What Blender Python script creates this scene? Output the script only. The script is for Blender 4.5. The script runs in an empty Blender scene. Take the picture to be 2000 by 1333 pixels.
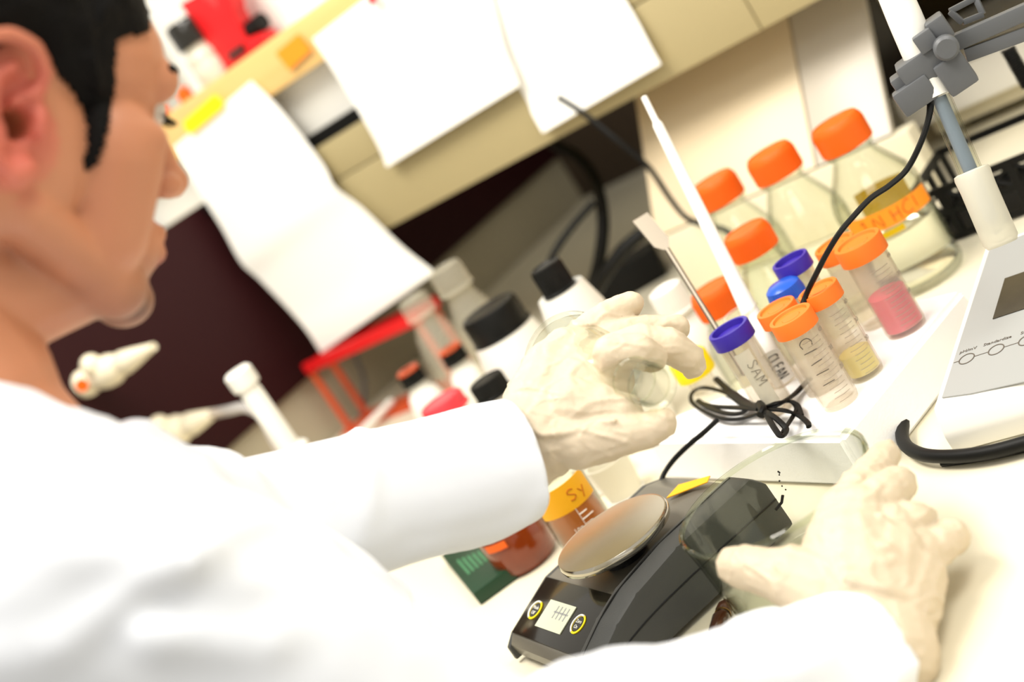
import bpy, bmesh, math, random
from math import sin, cos, pi, radians as R_
from mathutils import Vector as V, Matrix as M, noise

# ------------------------------------------------------------------ camera
scn = bpy.context.scene
COL = scn.collection
PSI, PIT, ROL, FPX = R_(41.4), R_(12), R_(33), 2778.0
CP = V((0, 0, 1.35))
fw = V((-sin(PSI) * cos(PIT), cos(PSI) * cos(PIT), -sin(PIT)))
r0 = V((cos(PSI), sin(PSI), 0)); u0 = r0.cross(fw)
CR = r0 * cos(ROL) - u0 * sin(ROL)
CU = r0 * sin(ROL) + u0 * cos(ROL)
cd = bpy.data.cameras.new('camera'); co = bpy.data.objects.new('camera', cd); COL.objects.link(co)
co.matrix_world = M(((CR.x, CU.x, -fw.x, CP.x), (CR.y, CU.y, -fw.y, CP.y), (CR.z, CU.z, -fw.z, CP.z), (0, 0, 0, 1)))
cd.sensor_width = 36; cd.lens = FPX * 36 / 2000; cd.clip_start = 0.02
cd.dof.use_dof = True; cd.dof.focus_distance = 1.05; cd.dof.aperture_fstop = 3.4
scn.camera = co
# ------------------------------------------------------------------ light
scn.view_settings.view_transform = 'Standard'; scn.view_settings.look = 'None'
scn.view_settings.gamma = 1; scn.view_settings.use_curve_mapping = False
scn.view_settings.exposure = 0.14
w = bpy.data.worlds.new('room light'); scn.world = w; w.use_nodes = True
w.node_tree.nodes['Background'].inputs[0].default_value = (1.0, 0.955, 0.86, 1)
w.node_tree.nodes['Background'].inputs[1].default_value = 0.66
def area(name, loc, tgt, sx, sy, power, col):
    l = bpy.data.lights.new(name, 'AREA'); l.shape = 'RECTANGLE'; l.size = sx; l.size_y = sy; l.energy = power; l.color = col
    o = bpy.data.objects.new(name, l); COL.objects.link(o); o.location = loc
    o.rotation_euler = (V(tgt) - V(loc)).to_track_quat('-Z', 'Y').to_euler(); return o
area('ceiling_or_fill_lamp', (-1.0, 0.45, 2.75), (-0.7, 0.8, 0.9), 1.5, 0.6, 48, (1, 0.95, 0.86))
area('ceiling_or_fill_lamp', (0.5, 0.9, 2.75), (-0.2, 1.0, 1.0), 1.4, 0.6, 22, (1, 0.96, 0.88))
area('ceiling_or_fill_lamp', (0.2, -1.0, 2.75), (-0.6, 0.5, 1.0), 1.4, 0.6, 9, (1, 0.97, 0.92))  # soft fill added behind the camera to lighten the coat, no ceiling fitting
scn.cycles.use_denoising = True
scn.cycles.max_bounces = 14; scn.cycles.transparent_max_bounces = 24; scn.cycles.transmission_bounces = 12

# ------------------------------------------------------------------ pixel rays (2000x1333 frame) to points of the place
def ray(x, y): return fw + CR * ((x - 1000) / FPX) - CU * ((y - 666.5) / FPX)
def PZ(x, y, z): d = ray(x, y); return CP + d * ((z - CP.z) / d.z)
def PX(x, y, v): d = ray(x, y); return CP + d * (v / d.x)
def PY(x, y, v): d = ray(x, y); return CP + d * (v / d.y)
def PD(x, y, t): return CP + ray(x, y) * t
def proj(P):
    v = V(P) - CP; t = v.dot(fw); return (1000 + FPX * v.dot(CR) / t, 666.5 - FPX * v.dot(CU) / t)

# ------------------------------------------------------------------ materials
def lin(c):
    return tuple(((v / 255) / 12.92 if v / 255 <= .04045 else ((v / 255 + .055) / 1.055) ** 2.4) for v in c)
def mat(name, rgb, rough=.5, metal=0, trans=0, ior=1.45, bump=0, bscale=60, var=0, vscale=8, coat=0, spec=.5, sss=0):
    m = bpy.data.materials.new(name); m.use_nodes = True; nt = m.node_tree; b = nt.nodes['Principled BSDF']
    c = (*lin(rgb), 1)
    b.inputs['Base Color'].default_value = c; b.inputs['Roughness'].default_value = rough
    b.inputs['Metallic'].default_value = metal; b.inputs['Transmission Weight'].default_value = trans
    b.inputs['IOR'].default_value = ior; b.inputs['Coat Weight'].default_value = coat
    b.inputs['Specular IOR Level'].default_value = spec
    if sss: b.inputs['Subsurface Weight'].default_value = sss; b.inputs['Subsurface Radius'].default_value = (.01, .004, .002); b.inputs['Subsurface Scale'].default_value = .5
    tc = nt.nodes.new('ShaderNodeTexCoord')
    if var:
        n = nt.nodes.new('ShaderNodeTexNoise'); n.inputs['Scale'].default_value = vscale; n.inputs['Detail'].default_value = 4
        nt.links.new(tc.outputs['Object'], n.inputs['Vector'])
        mx = nt.nodes.new('ShaderNodeMix'); mx.data_type = 'RGBA'
        mx.inputs['A'].default_value = tuple(v * (1 - var) for v in c[:3]) + (1,)
        mx.inputs['B'].default_value = tuple(min(1, v * (1 + var)) for v in c[:3]) + (1,)
        nt.links.new(n.outputs['Fac'], mx.inputs['Factor']); nt.links.new(mx.outputs['Result'], b.inputs['Base Color'])
    if bump:
        n = nt.nodes.new('ShaderNodeTexNoise'); n.inputs['Scale'].default_value = bscale; n.inputs['Detail'].default_value = 3
        nt.links.new(tc.outputs['Object'], n.inputs['Vector'])
        bp = nt.nodes.new('ShaderNodeBump'); bp.inputs['Strength'].default_value = bump; bp.inputs['Distance'].default_value = .004
        nt.links.new(n.outputs['Fac'], bp.inputs['Height']); nt.links.new(bp.outputs['Normal'], b.inputs['Normal'])
    return m
def thin(name, rgb, edge, edge_dark=.6, gloss=1.0, milky=0.0, milk=(255, 255, 255)):
    """thin clear wall: transparent face-on, tinted and mirroring at grazing angles"""
    m = bpy.data.materials.new(name); m.use_nodes = True; nt = m.node_tree; nt.nodes.clear()
    out = nt.nodes.new('ShaderNodeOutputMaterial')
    lw = nt.nodes.new('ShaderNodeLayerWeight'); lw.inputs['Blend'].default_value = .5
    pw = nt.nodes.new('ShaderNodeMath'); pw.operation = 'POWER'; pw.inputs[1].default_value = 5
    nt.links.new(lw.outputs['Facing'], pw.inputs[0])
    mx = nt.nodes.new('ShaderNodeMix'); mx.data_type = 'RGBA'
    mx.inputs['A'].default_value = (*lin(rgb), 1); mx.inputs['B'].default_value = (*[v * edge_dark for v in lin(edge)], 1)
    nt.links.new(pw.outputs[0], mx.inputs['Factor'])
    tr = nt.nodes.new('ShaderNodeBsdfTransparent'); nt.links.new(mx.outputs['Result'], tr.inputs[0])
    gl = nt.nodes.new('ShaderNodeBsdfGlossy'); gl.inputs['Roughness'].default_value = .03
    p5 = nt.nodes.new('ShaderNodeMath'); p5.operation = 'POWER'; p5.inputs[1].default_value = 5
    nt.links.new(lw.outputs['Facing'], p5.inputs[0])
    mu = nt.nodes.new('ShaderNodeMath'); mu.operation = 'MULTIPLY_ADD'; mu.inputs[1].default_value = .75 * gloss; mu.inputs[2].default_value = .035 * gloss
    nt.links.new(p5.outputs[0], mu.inputs[0])
    m1 = nt.nodes.new('ShaderNodeMixShader'); nt.links.new(mu.outputs[0], m1.inputs[0]); nt.links.new(tr.outputs[0], m1.inputs[1]); nt.links.new(gl.outputs[0], m1.inputs[2])
    last = m1
    if milky:
        df = nt.nodes.new('ShaderNodeBsdfPrincipled'); df.inputs['Base Color'].default_value = (*lin(milk), 1); df.inputs['Roughness'].default_value = .35
        m2 = nt.nodes.new('ShaderNodeMixShader'); m2.inputs[0].default_value = milky
        nt.links.new(m1.outputs[0], m2.inputs[1]); nt.links.new(df.outputs[0], m2.inputs[2]); last = m2
    nt.links.new(last.outputs[0], out.inputs[0]); return m
def wood(name, a, b):
    m = mat(name, a, .45); nt = m.node_tree; bs = nt.nodes['Principled BSDF']
    tc = nt.nodes.new('ShaderNodeTexCoord'); mp = nt.nodes.new('ShaderNodeMapping'); mp.inputs['Scale'].default_value = (1.2, 14, 22)
    n = nt.nodes.new('ShaderNodeTexNoise'); n.inputs['Scale'].default_value = 3; n.inputs['Detail'].default_value = 5; n.inputs['Distortion'].default_value = .6
    mx = nt.nodes.new('ShaderNodeMix'); mx.data_type = 'RGBA'; mx.inputs['A'].default_value = (*lin(a), 1); mx.inputs['B'].default_value = (*lin(b), 1)
    nt.links.new(tc.outputs['Object'], mp.inputs[0]); nt.links.new(mp.outputs[0], n.inputs['Vector']); nt.links.new(n.outputs['Fac'], mx.inputs['Factor'])
    nt.links.new(mx.outputs['Result'], bs.inputs['Base Color']); return m

K = {}
K['bench'] = mat('bench laminate', (226, 219, 196), .35, bump=.02, bscale=300, var=.015)
K['beige'] = mat('beige cabinet laminate', (172, 158, 118), .45, var=.03, bump=.02, bscale=400)
K['peach'] = mat('peach cream panel', (222, 204, 172), .4, var=.02)
K['greypan'] = mat('grey cream panel', (196, 188, 174), .35, var=.03)
K['cream'] = mat('cream upstand', (230, 222, 196), .4, var=.02)
K['greywall'] = mat('grey painted wall', (168, 160, 138), .6, var=.04)
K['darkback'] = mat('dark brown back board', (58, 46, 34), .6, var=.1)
K['maroon'] = mat('maroon laminate', (40, 9, 12), .6, spec=.2, var=.12, vscale=2)
K['wallc'] = mat('cream wall paint', (246, 242, 228), .8, var=.02)
K['floor'] = mat('grey vinyl floor', (150, 146, 136), .5, var=.06)
K['wood'] = wood('pale beech shelf edge', (240, 205, 140), (222, 178, 106))
K['white'] = mat('white plastic', (238, 236, 228), .35)
K['offwhite'] = mat('cream plastic', (236, 226, 200), .4)
K['foam'] = mat('white foam', (250, 250, 250), .8, bump=.12, bscale=500)
K['paper'] = mat('white paper', (246, 245, 240), .8, bump=.03, bscale=90)
K['black'] = mat('black rubber', (9, 9, 8), .5, spec=.25)
K['blackcap'] = mat('black cap plastic', (12, 12, 10), .4, spec=.3, bump=.04, bscale=200)
K['blackgloss'] = mat('black gloss plastic', (30, 27, 20), .12, coat=.4)
K['orange'] = mat('orange cap plastic', (236, 98, 18), .4, spec=.35)
K['orange2'] = mat('orange tube cap plastic', (242, 120, 40), .45, spec=.35)
K['blue'] = mat('blue cap plastic', (52, 34, 150), .4)
K['blue2'] = mat('bright blue cap plastic', (30, 84, 190), .28)
K['red'] = mat('red plastic', (214, 26, 30), .35)
K['pinkred'] = mat('pinkish red cap', (222, 62, 72), .4)
K['yellow'] = mat('yellow plastic', (255, 226, 0), .45)
K['tapeor'] = mat('orange tape', (255, 150, 30), .55, bump=.05, bscale=150)
K['tapey'] = mat('amber tape', (250, 180, 20), .55, bump=.05, bscale=150)
K['greyarm'] = mat('grey arm plastic', (92, 94, 97), .45, bump=.03, bscale=300)
K['darkgrey'] = mat('dark grey balance plastic', (66, 67, 66), .5, bump=.08, bscale=900)
K['midgrey'] = mat('grey balance plate', (112, 108, 98), .35, metal=.3, bump=.03, bscale=600)
K['steel'] = mat('brushed steel', (196, 190, 176), .16, metal=1)
K['dulsteel'] = mat('dull spatula steel', (128, 120, 108), .35, metal=1)
K['lcd'] = mat('pale lcd glass', (206, 210, 186), .15)
K['lcddark'] = mat('dark lcd glass', (58, 52, 40), .12, var=.3, vscale=60)
K['silver'] = mat('silver membrane panel', (156, 158, 157), .45, bump=.02, bscale=900)
K['ink'] = mat('black ink', (24, 22, 22), .6)
K['inkgrey'] = mat('grey ink', (92, 84, 74), .6)
K['gradink'] = mat('faint graduation ink', (150, 138, 124), .6)
K['inkwhite'] = mat('white enamel print', (240, 238, 228), .5)
K['inkor'] = mat('brown pen ink', (190, 96, 12), .6)
K['brass'] = mat('brass', (150, 120, 70), .3, metal=1)
K['amber'] = mat('amber glass', (132, 52, 12), .08, trans=.35, coat=.5)
K['darkamber'] = mat('dark amber glass', (70, 36, 14), .06, trans=.2, coat=.6)
K['green'] = mat('dark green card', (10, 52, 28), .45)
K['greenprint'] = mat('pale green print', (60, 120, 80), .5)
K['glass'] = thin('clear glass', (251, 252, 249), (196, 206, 176), .55)
K['glassg'] = thin('greenish thick glass', (249, 251, 244), (206, 214, 170), .8, 1.0)
K['plclear'] = thin('clear tube plastic', (250, 248, 244), (236, 226, 206), .85, .6, .13, (255, 250, 240))
K['clearpl'] = thin('clear bottle plastic', (246, 243, 234), (220, 214, 196), .8, .5, .2, (240, 236, 220))
K['frost'] = thin('frosted plastic', (240, 238, 228), (220, 214, 196), .8, .5, .62, (240, 236, 220))
K['pinkliq'] = mat('pink medium', (236, 44, 104), .3)
K['yelliq'] = mat('pale yellow medium', (244, 230, 120), .3)
K['brownliq'] = thin('pale brown liquid', (214, 160, 104), (170, 110, 50), .9, .3, .35, (205, 150, 95))
K['water'] = mat('clear liquid', (250, 250, 246), .0, trans=1, ior=1.33)
K['yellowglass'] = thin('yellow label film', (240, 214, 30), (220, 190, 10), .9, .3, .55, (236, 206, 10))
K['orclear'] = thin('orange acrylic', (255, 150, 100), (240, 90, 40), .9, .5, .5, (236, 110, 60))
K['latex'] = mat('latex glove', (208, 192, 167), .5, bump=.5, bscale=55, sss=.08)
K['coat'] = mat('white lab coat cotton', (234, 238, 246), .85, bump=.1, bscale=26)
K['hair'] = mat('black hair', (13, 11, 10), .75, bump=.5, bscale=160, spec=.15)
K['trouser'] = mat('dark trouser cloth', (44, 46, 54), .9, bump=.1, bscale=300)
K['eyewhite'] = mat('eye', (210, 200, 190), .2)
K['tube'] = thin('clear soft tubing', (236, 226, 214), (190, 170, 160), .8, .6, .3)
K['winglass'] = mat('dark window glass', (46, 34, 18), .12, var=.5, vscale=5)
K['bluegrey'] = mat('blue grey electrode core', (120, 132, 150), .4)

# ------------------------------------------------------------------ object helpers
def obj(name, bm, m, parent=None, smooth=True, loc=None):
    me = bpy.data.meshes.new(name); bm.normal_update(); bm.to_mesh(me); bm.free()
    if m: me.materials.append(m)
    if smooth:
        for p in me.polygons: p.use_smooth = True
        try: me.set_sharp_from_angle(angle=R_(38))
        except Exception: pass
    o = bpy.data.objects.new(name, me); COL.objects.link(o)
    if parent: o.parent = parent
    if loc: o.location = loc
    return o
def objw(name, bm, m, parent, smooth=True):
    """part whose vertices are in world space"""
    q = parent
    while q.parent: q = q.parent
    o = obj(name, bm, m, None, smooth); o.parent = parent
    o.matrix_parent_inverse = WM[q.name].inverted() if q == parent else M.Identity(4); return o
WM = {}
def tag(o, label, cat, group=None, kind=None):
    if label: o['label'] = label
    if cat: o['category'] = cat
    if group: o['group'] = group
    if kind: o['kind'] = kind
    return o
def thing(name, label, cat, loc=(0, 0, 0), mtx=None, group=None):
    o = bpy.data.objects.new(name, None); COL.objects.link(o); o.empty_display_size = .02
    m = mtx if mtx is not None else M.Translation(V(loc))
    o.matrix_world = m; WM[o.name] = m.copy()
    return tag(o, label, cat, group)
def struct(name, bm, m, parent=None):
    o = obj(name, bm, m, parent)
    if not parent: o['kind'] = 'structure'
    return o
def add(bm, verts, faces):
    vs = [bm.verts.new(v) for v in verts]
    for f in faces:
        try: bm.faces.new([vs[i] for i in f])
        except ValueError: pass
    return vs
def box(bm, lo, hi, mtx=None, bev=0):
    (a, b, c), (d, e, f) = lo, hi
    P = [V(p) for p in ((a, b, c), (d, b, c), (d, e, c), (a, e, c), (a, b, f), (d, b, f), (d, e, f), (a, e, f))]
    if mtx: P = [mtx @ p for p in P]
    t = bmesh.new(); add(t, P, [(0, 3, 2, 1), (4, 5, 6, 7), (0, 1, 5, 4), (1, 2, 6, 5), (2, 3, 7, 6), (3, 0, 4, 7)])
    if bev: bmesh.ops.bevel(t, geom=t.edges[:], offset=bev, segments=2, affect='EDGES', profile=.6)
    merge(bm, t)
def merge(bm, t):
    me = bpy.data.meshes.new('t'); t.to_mesh(me); t.free(); bm.from_mesh(me); bpy.data.meshes.remove(me)
def bx(lo, hi, mtx=None, bev=0): b = bmesh.new(); box(b, lo, hi, mtx, bev); return b
def prism(bm, pts, dirv, bev=0):
    """closed polygon (3-D points) pushed along dirv"""
    n = len(pts); t = bmesh.new()
    add(t, [V(p) for p in pts] + [V(p) + V(dirv) for p in pts],
        [tuple(range(n))[::-1], tuple(range(n, 2 * n))] + [(i, (i + 1) % n, n + (i + 1) % n, n + i) for i in range(n)])
    bmesh.ops.recalc_face_normals(t, faces=t.faces[:])
    if bev: bmesh.ops.bevel(t, geom=t.edges[:], offset=bev, segments=2, affect='EDGES', profile=.6)
    merge(bm, t)
def lathe(bm, prof, seg=48, mtx=None, ridge=None):
    """prof: list of (r, z); ridge=(n, depth, z0, z1) gives a knurled rim"""
    rings = []
    for r, z in prof:
        if r < 1e-6:
            rings.append([bm.verts.new((mtx @ V((0, 0, z))) if mtx else V((0, 0, z)))]); continue
        ring = []
        for i in range(seg):
            a = 2 * pi * i / seg; rr = r
            if ridge and ridge[2] <= z <= ridge[3]: rr = r - (ridge[1] if i % 2 else 0)
            p = V((rr * cos(a), rr * sin(a), z)); ring.append(bm.verts.new(mtx @ p if mtx else p))
        rings.append(ring)
    for A, B in zip(rings, rings[1:]):
        if len(A) == 1 and len(B) == 1: continue
        for i in range(seg):
            j = (i + 1) % seg
            if len(A) == 1: f = (A[0], B[j], B[i])
            elif len(B) == 1: f = (A[i], A[j], B[0])
            else: f = (A[i], A[j], B[j], B[i])
            try: bm.faces.new(f)
            except ValueError: pass
    return bm
def lt(prof, seg=48, mtx=None, ridge=None): b = bmesh.new(); lathe(b, prof, seg, mtx, ridge); bmesh.ops.recalc_face_normals(b, faces=b.faces[:]); return b
def spline(pts, n=8):
    """Catmull-Rom through points"""
    P = [V(p) for p in pts]; P = [P[0] * 2 - P[1]] + P + [P[-1] * 2 - P[-2]]; out = []
    for i in range(1, len(P) - 2):
        for k in range(n):
            t = k / n; a, b, c, d = P[i - 1:i + 3]
            out.append(.5 * ((2 * b) + (c - a) * t + (2 * a - 5 * b + 4 * c - d) * t * t + (3 * b - a - 3 * c + d) * t ** 3))
    return out + [P[-2]]
def tube(bm, pts, r, seg=8, flat=1.0, caps=True):
    """round or flattened cord along points; r number or list"""
    P = [V(p) for p in pts]; n = len(P); rings = []; up = V((0.013, .021, 1))
    for i, p in enumerate(P):
        d = (P[min(i + 1, n - 1)] - P[max(i - 1, 0)])
        if d.length < 1e-9: d = V((0, 0, 1))
        d.normalize()
        if abs(d.dot(up)) > .97 * up.length: s = d.cross(V((1, .1, 0))).normalized()
        else: s = d.cross(up).normalized()
        t = s.cross(d).normalized(); rr = r[i] if isinstance(r, (list, tuple)) else r
        rings.append([bm.verts.new(p + s * (rr * cos(2 * pi * k / seg)) + t * (rr * flat * sin(2 * pi * k / seg))) for k in range(seg)])
    for A, B in zip(rings, rings[1:]):
        for k in range(seg): bm.faces.new((A[k], A[(k + 1) % seg], B[(k + 1) % seg], B[k]))
    if caps: bm.faces.new(rings[0][::-1]); bm.faces.new(rings[-1])
def tb(pts, r, seg=8, flat=1.0): b = bmesh.new(); tube(b, pts, r, seg, flat); return b
def frame(x, y, z, o): x, y, z = V(x), V(y), V(z); return M(((x.x, y.x, z.x, o[0]), (x.y, y.y, z.y, o[1]), (x.z, y.z, z.z, o[2]), (0, 0, 0, 1)))
def along(a, b):
    """matrix whose z axis runs from a to b"""
    a, b = V(a), V(b); z = (b - a).normalized(); x = z.cross(V((0, 0, 1)))
    x = x.normalized() if x.length > 1e-4 else V((1, 0, 0)); return frame(x, z.cross(x), z, a)
def capsule(bm, a, b, ra, rb, seg=14):
    """tapered capsule with round ends"""
    a, b = V(a), V(b); L = (b - a).length
    if L < 1e-6: b = a + V((0, 0, 1e-4)); L = 1e-4
    prof = []
    for k in range(6): t = -pi / 2 + (pi / 2) * k / 5; prof.append((max(0, ra * cos(t)) if k else 0, ra * sin(t)))
    for k in range(6): t = (pi / 2) * k / 5; prof.append((rb * cos(t) if k < 5 else 0, L + rb * sin(t)))
    lathe(bm, prof, seg, along(a, b))
def ball(bm, c, r, mtx=None, seg=20):
    rx, ry, rz = (r, r, r) if not isinstance(r, (tuple, list)) else r
    prof = [(cos(-pi / 2 + pi * k / 12) if 0 < k < 12 else 0, sin(-pi / 2 + pi * k / 12)) for k in range(13)]
    m = M.Translation(V(c)) @ M.Diagonal((rx, ry, rz, 1)); lathe(bm, prof, seg, (mtx @ m) if mtx else m)
def chain(bm, pts):
    """pts: list of (point, radius)"""
    for (a, ra), (b, rb) in zip(pts, pts[1:]): capsule(bm, a, b, ra, rb)
def remesh(bm, voxel, smooth=6, fac=.5):
    bmesh.ops.recalc_face_normals(bm, faces=bm.faces[:])
    me = bpy.data.meshes.new('t'); bm.to_mesh(me); bm.free(); o = bpy.data.objects.new('t', me); COL.objects.link(o)
    m = o.modifiers.new('r', 'REMESH'); m.mode = 'VOXEL'; m.voxel_size = voxel; m.use_smooth_shade = True
    if smooth: s = o.modifiers.new('s', 'SMOOTH'); s.factor = fac; s.iterations = smooth
    dg = bpy.context.evaluated_depsgraph_get(); e = o.evaluated_get(dg); r = bmesh.new(); r.from_mesh(e.to_mesh()); e.to_mesh_clear()
    bpy.data.objects.remove(o); bpy.data.meshes.remove(me); return r
def text(bm, s, size, mtx, depth=.0003, align='LEFT'):
    c = bpy.data.curves.new('t', 'FONT'); c.body = s; c.size = size; c.extrude = depth; c.resolution_u = 3; c.align_x = align
    o = bpy.data.objects.new('t', c); COL.objects.link(o); dg = bpy.context.evaluated_depsgraph_get(); dg.update()
    me = bpy.data.meshes.new_from_object(o.evaluated_get(dg)); me.transform(mtx); bm.from_mesh(me)
    bpy.data.objects.remove(o); bpy.data.curves.remove(c); bpy.data.meshes.remove(me)
HW = {'C': [[(.9, .9), (.5, 1), (.1, .7), (.05, .3), (.4, 0), (.9, .1)]], 'L': [[(.15, 1), (.1, 0), (.8, .02)]],
      'E': [[(.8, 1), (.15, .95), (.1, 0), (.85, .05)], [(.1, .5), (.7, .52)]], 'A': [[(0, 0), (.45, 1), (.9, 0)], [(.2, .38), (.75, .4)]],
      'N': [[(.1, 0), (.12, 1), (.8, 0), (.85, 1)]], 'H': [[(.1, 1), (.1, 0)], [(.8, 1), (.8, 0)], [(.1, .5), (.8, .52)]],
      'c': [[(.8, .55), (.4, .65), (.1, .35), (.35, 0), (.8, .1)]], 'l': [[(.3, 1), (.3, 0)]], '1': [[(.1, .75), (.4, 1), (.4, 0)]],
      'y': [[(.1, .6), (.4, .2)], [(.8, .6), (.3, -.35)]], ' ': [], 'S': [[(.8, .85), (.4, 1), (.1, .75), (.75, .3), (.5, 0), (.1, .1)]],
      'M': [[(.05, 0), (.15, 1), (.45, .4), (.8, 1), (.9, 0)]], 'P': [[(.1, 0), (.15, 1), (.7, .9), (.65, .55), (.12, .5)]]}
def hand(bm, s, size, fn, r, jit=.05, adv=None, tall=1):
    """hand lettering: strokes mapped by fn(u, v) to a surface"""
    rnd = random.Random(s); u = 0
    for ch in s:
        for st in HW.get(ch, []):
            pts = [fn(u + (a + rnd.uniform(-jit, jit)) * size * .8, (b + rnd.uniform(-jit, jit)) * size * tall) for a, b in st]
            tube(bm, spline(pts, 3) if len(pts) > 2 else pts, r, 5)
        u += size * (.95 if ch != ' ' else .5)
Z0 = .9

# ================================================================== SETTING
struct('floor', bx((-4, -2, -.05), (3, 3.2, 0)), K['floor'])
struct('wall_back', bx((-4, 2.6, 0), (3, 2.7, 3.0)), K['wallc'])
XM, YB = -1.72, 2.39                      # end panel plane, dark back board plane
# worktop and its base
wt = thing('lab_bench', 'long cream white laminate laboratory bench carrying all the glassware', 'bench', (-.6, 1.2, 0))
objw('worktop', bx((XM, .50, Z0 - .035), (1.6, YB - .004, Z0), None, .004), K['bench'], wt)
for i in range(3):
    x = XM + .05 + i * 1.03
    cb = objw('base_cabinet', bx((x, .60, .0), (x + 1.0, YB - .02, Z0 - .036), None, .004), K['offwhite'], wt)
    d = objw('door', bx((x + .01, .575, .1), (x + .49, .599, Z0 - .05), None, .003), K['offwhite'], cb)
    d = objw('door', bx((x + .51, .575, .1), (x + .99, .599, Z0 - .05), None, .003), K['offwhite'], cb)
# end wall to the left: grey below, maroon board above
wl = struct('wall_left', bx((XM - .12, .3, 0), (XM - .0045, YB, 1.322)), K['greywall'])
mb = obj('maroon_board', bx((XM - .004, .32, 1.003), (XM + .008, YB - .001, 1.322), None, .002), K['maroon'])
tag(mb, 'dark maroon board on the end wall behind the man\'s chin, carrying the cream gas taps', 'panel')
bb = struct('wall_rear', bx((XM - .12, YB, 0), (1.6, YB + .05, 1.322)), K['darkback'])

# shelf with beech front edge
YS = 1.5
sh = thing('reagent_shelf', 'pale beech edged shelf running over the bench at upper left with papers taped on', 'shelf', (-1.2, YS, 1.40))
objw('front_edge', bx((-2.4, YS, 1.398), (.3, YS + .022, 1.462), None, .002), K['wood'], sh)
objw('board', bx((-2.4, YS + .022, 1.40), (.3, YS + .42, 1.46)), K['white'], sh)
objw('fascia', bx((-2.4, YS + .03, 1.322), (.3, YS + .05, 1.3985)), K['white'], sh)['label'] = 'white strip below the beech edge'
objw('black_strip', bx((-2.4, YS + .0, 1.303), (.3, YS + .05, 1.3215)), K['black'], sh)['label'] = 'black rail under the white strip'
# beige cupboard under the shelf: boards with thin joints
cu = thing('wall_cupboard', 'beige laminate cupboard front hanging beneath the shelf behind the papers', 'cupboard', (-.9, YS, 1.15))
zs = PY(640, 363, YS).z; zb = 1.152
sx = PY(1455, 0, YS).x
for x0, x1 in ((XM + .09, sx - .001), (sx + .001, .3)):
    objw('panel', bx((x0, YS, zs + .001), (x1, YS + .02, 1.3025), None, .001), K['beige'], cu)
    objw('panel', bx((x0, YS, zb), (x1, YS + .02, zs - .001), None, .001), K['beige'], cu)
objw('carcass', bx((XM + .09, YS + .0205, zb + .004), (.3, YS + .36, 1.302)), K['beige'], cu)
# leaning splash panels to the right, and a low upstand below them
zl = .985
def lean(x, z): return V((x, 1.475 + (z - zl) * .85, z))
sp = thing('splashback', 'leaning cream and grey back panels behind the orange capped bottles', 'panel', (-.7, 1.48, zl))
xa = PY(1268, 445, 1.475).x; xb = PY(1577, 296, 1.475).x; xc = PY(1690, 170, 1.475).x
for i, (x0, x1, m) in enumerate(((xa, xb - .0012, 'peach'), (xb + .0012, xc, 'greypan'))):
    b = bmesh.new(); prism(b, [lean(x0, zl), lean(x1, zl), lean(x1, 1.20), lean(x0, 1.20)], (0, .012, 0), .001)
    objw('panel', b, K[m], sp)['label'] = ('peach cream left panel', 'grey right panel')[i]
us = obj('upstand', bx((xa + .01, 1.47, Z0 + .001), (xc + .02, 1.50, zl - .003), None, .002), K['cream'])
tag(us, 'low cream upstand along the back of the bench below the leaning panels', 'panel')
# dark glazed cabinet far right behind
wn = struct('window_1', bx((-1.18, 2.0, .9), (.9, 2.03, 1.5)), K['winglass'])
for x in (-.80, -.36, -.12, .2):
    struct('window_frame', bx((x, 1.97, .9), (x + .028, 1.999, 1.5), None, .003), K['offwhite'], wn)

# ---------------------------------------------------------------- papers and tapes on the shelf front
def sheet(name, label, quads, th=.0012, mt='paper'):
    """sheet bent through rows of two points each (left, right)"""
    b = bmesh.new(); n = 10
    L = spline([q[0] for q in quads], 6); Rr = spline([q[1] for q in quads], 6); rows = []
    for a, c in zip(L, Rr): rows.append([a.lerp(c, k / n) for k in range(n + 1)])
    G = [[b.verts.new(p) for p in r] for r in rows]; H = [[b.verts.new(p + V((0, th, 0))) for p in r] for r in rows]
    for i in range(len(rows) - 1):
        for k in range(n):
            b.faces.new((G[i][k], G[i + 1][k], G[i + 1][k + 1], G[i][k + 1])); b.faces.new((H[i][k], H[i][k + 1], H[i + 1][k + 1], H[i + 1][k]))
        b.faces.new((G[i][0], H[i][0], H[i + 1][0], G[i + 1][0])); b.faces.new((G[i][n], G[i + 1][n], H[i + 1][n], H[i][n]))
    for k in range(n):
        b.faces.new((G[0][k], G[0][k + 1], H[0][k + 1], H[0][k])); b.faces.new((G[-1][k], H[-1][k], H[-1][k + 1], G[-1][k + 1]))
    o = obj(name, b, K[mt]); return tag(o, label, 'paper')
q = lambda x, y, d=0: PY(x, y, YS - .004 - d)
sheet('paper', 'folded white paper hanging by a yellow tape from the shelf, nearest the man\'s face',
      [(q(338, 288), q(490, 158)), (q(372, 350, .004), q(548, 215, .006)), (q(430, 440, .010), q(628, 318, .012)), (q(470, 512, .016), q(654, 366, .016)),
       (q(508, 548, .012), q(705, 405, .014)), (q(568, 610, .014), q(785, 482, .016)), (q(600, 648, .018), q(843, 528, .022)), (q(627, 690, .02), q(846, 536, .022))])
sheet('paper', 'large blank white paper hanging from the shelf, left one of the overlapping pair',
      [(q(610, 76), q(900, -150)), (q(668, 165, .004), q(955, -20, .004)), (q(722, 255, .008), q(985, 90, .008)), (q(745, 300, .010), q(1005, 140, .01)), (q(755, 327, .012), q(1014, 168, .012))])
sheet('paper', 'large blank white paper hanging from the shelf, right one reaching lower over the cupboard',
      [(q(830, -80, -.002), q(1120, -190, -.002)), (q(925, 40, -.001), q(1205, -30, .001)), (q(1020, 180, .0), q(1245, 40, .006)), (q(1040, 225, .006), q(1272, 92, .01)), (q(1060, 260, .014), q(1291, 126, .012))])
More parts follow.
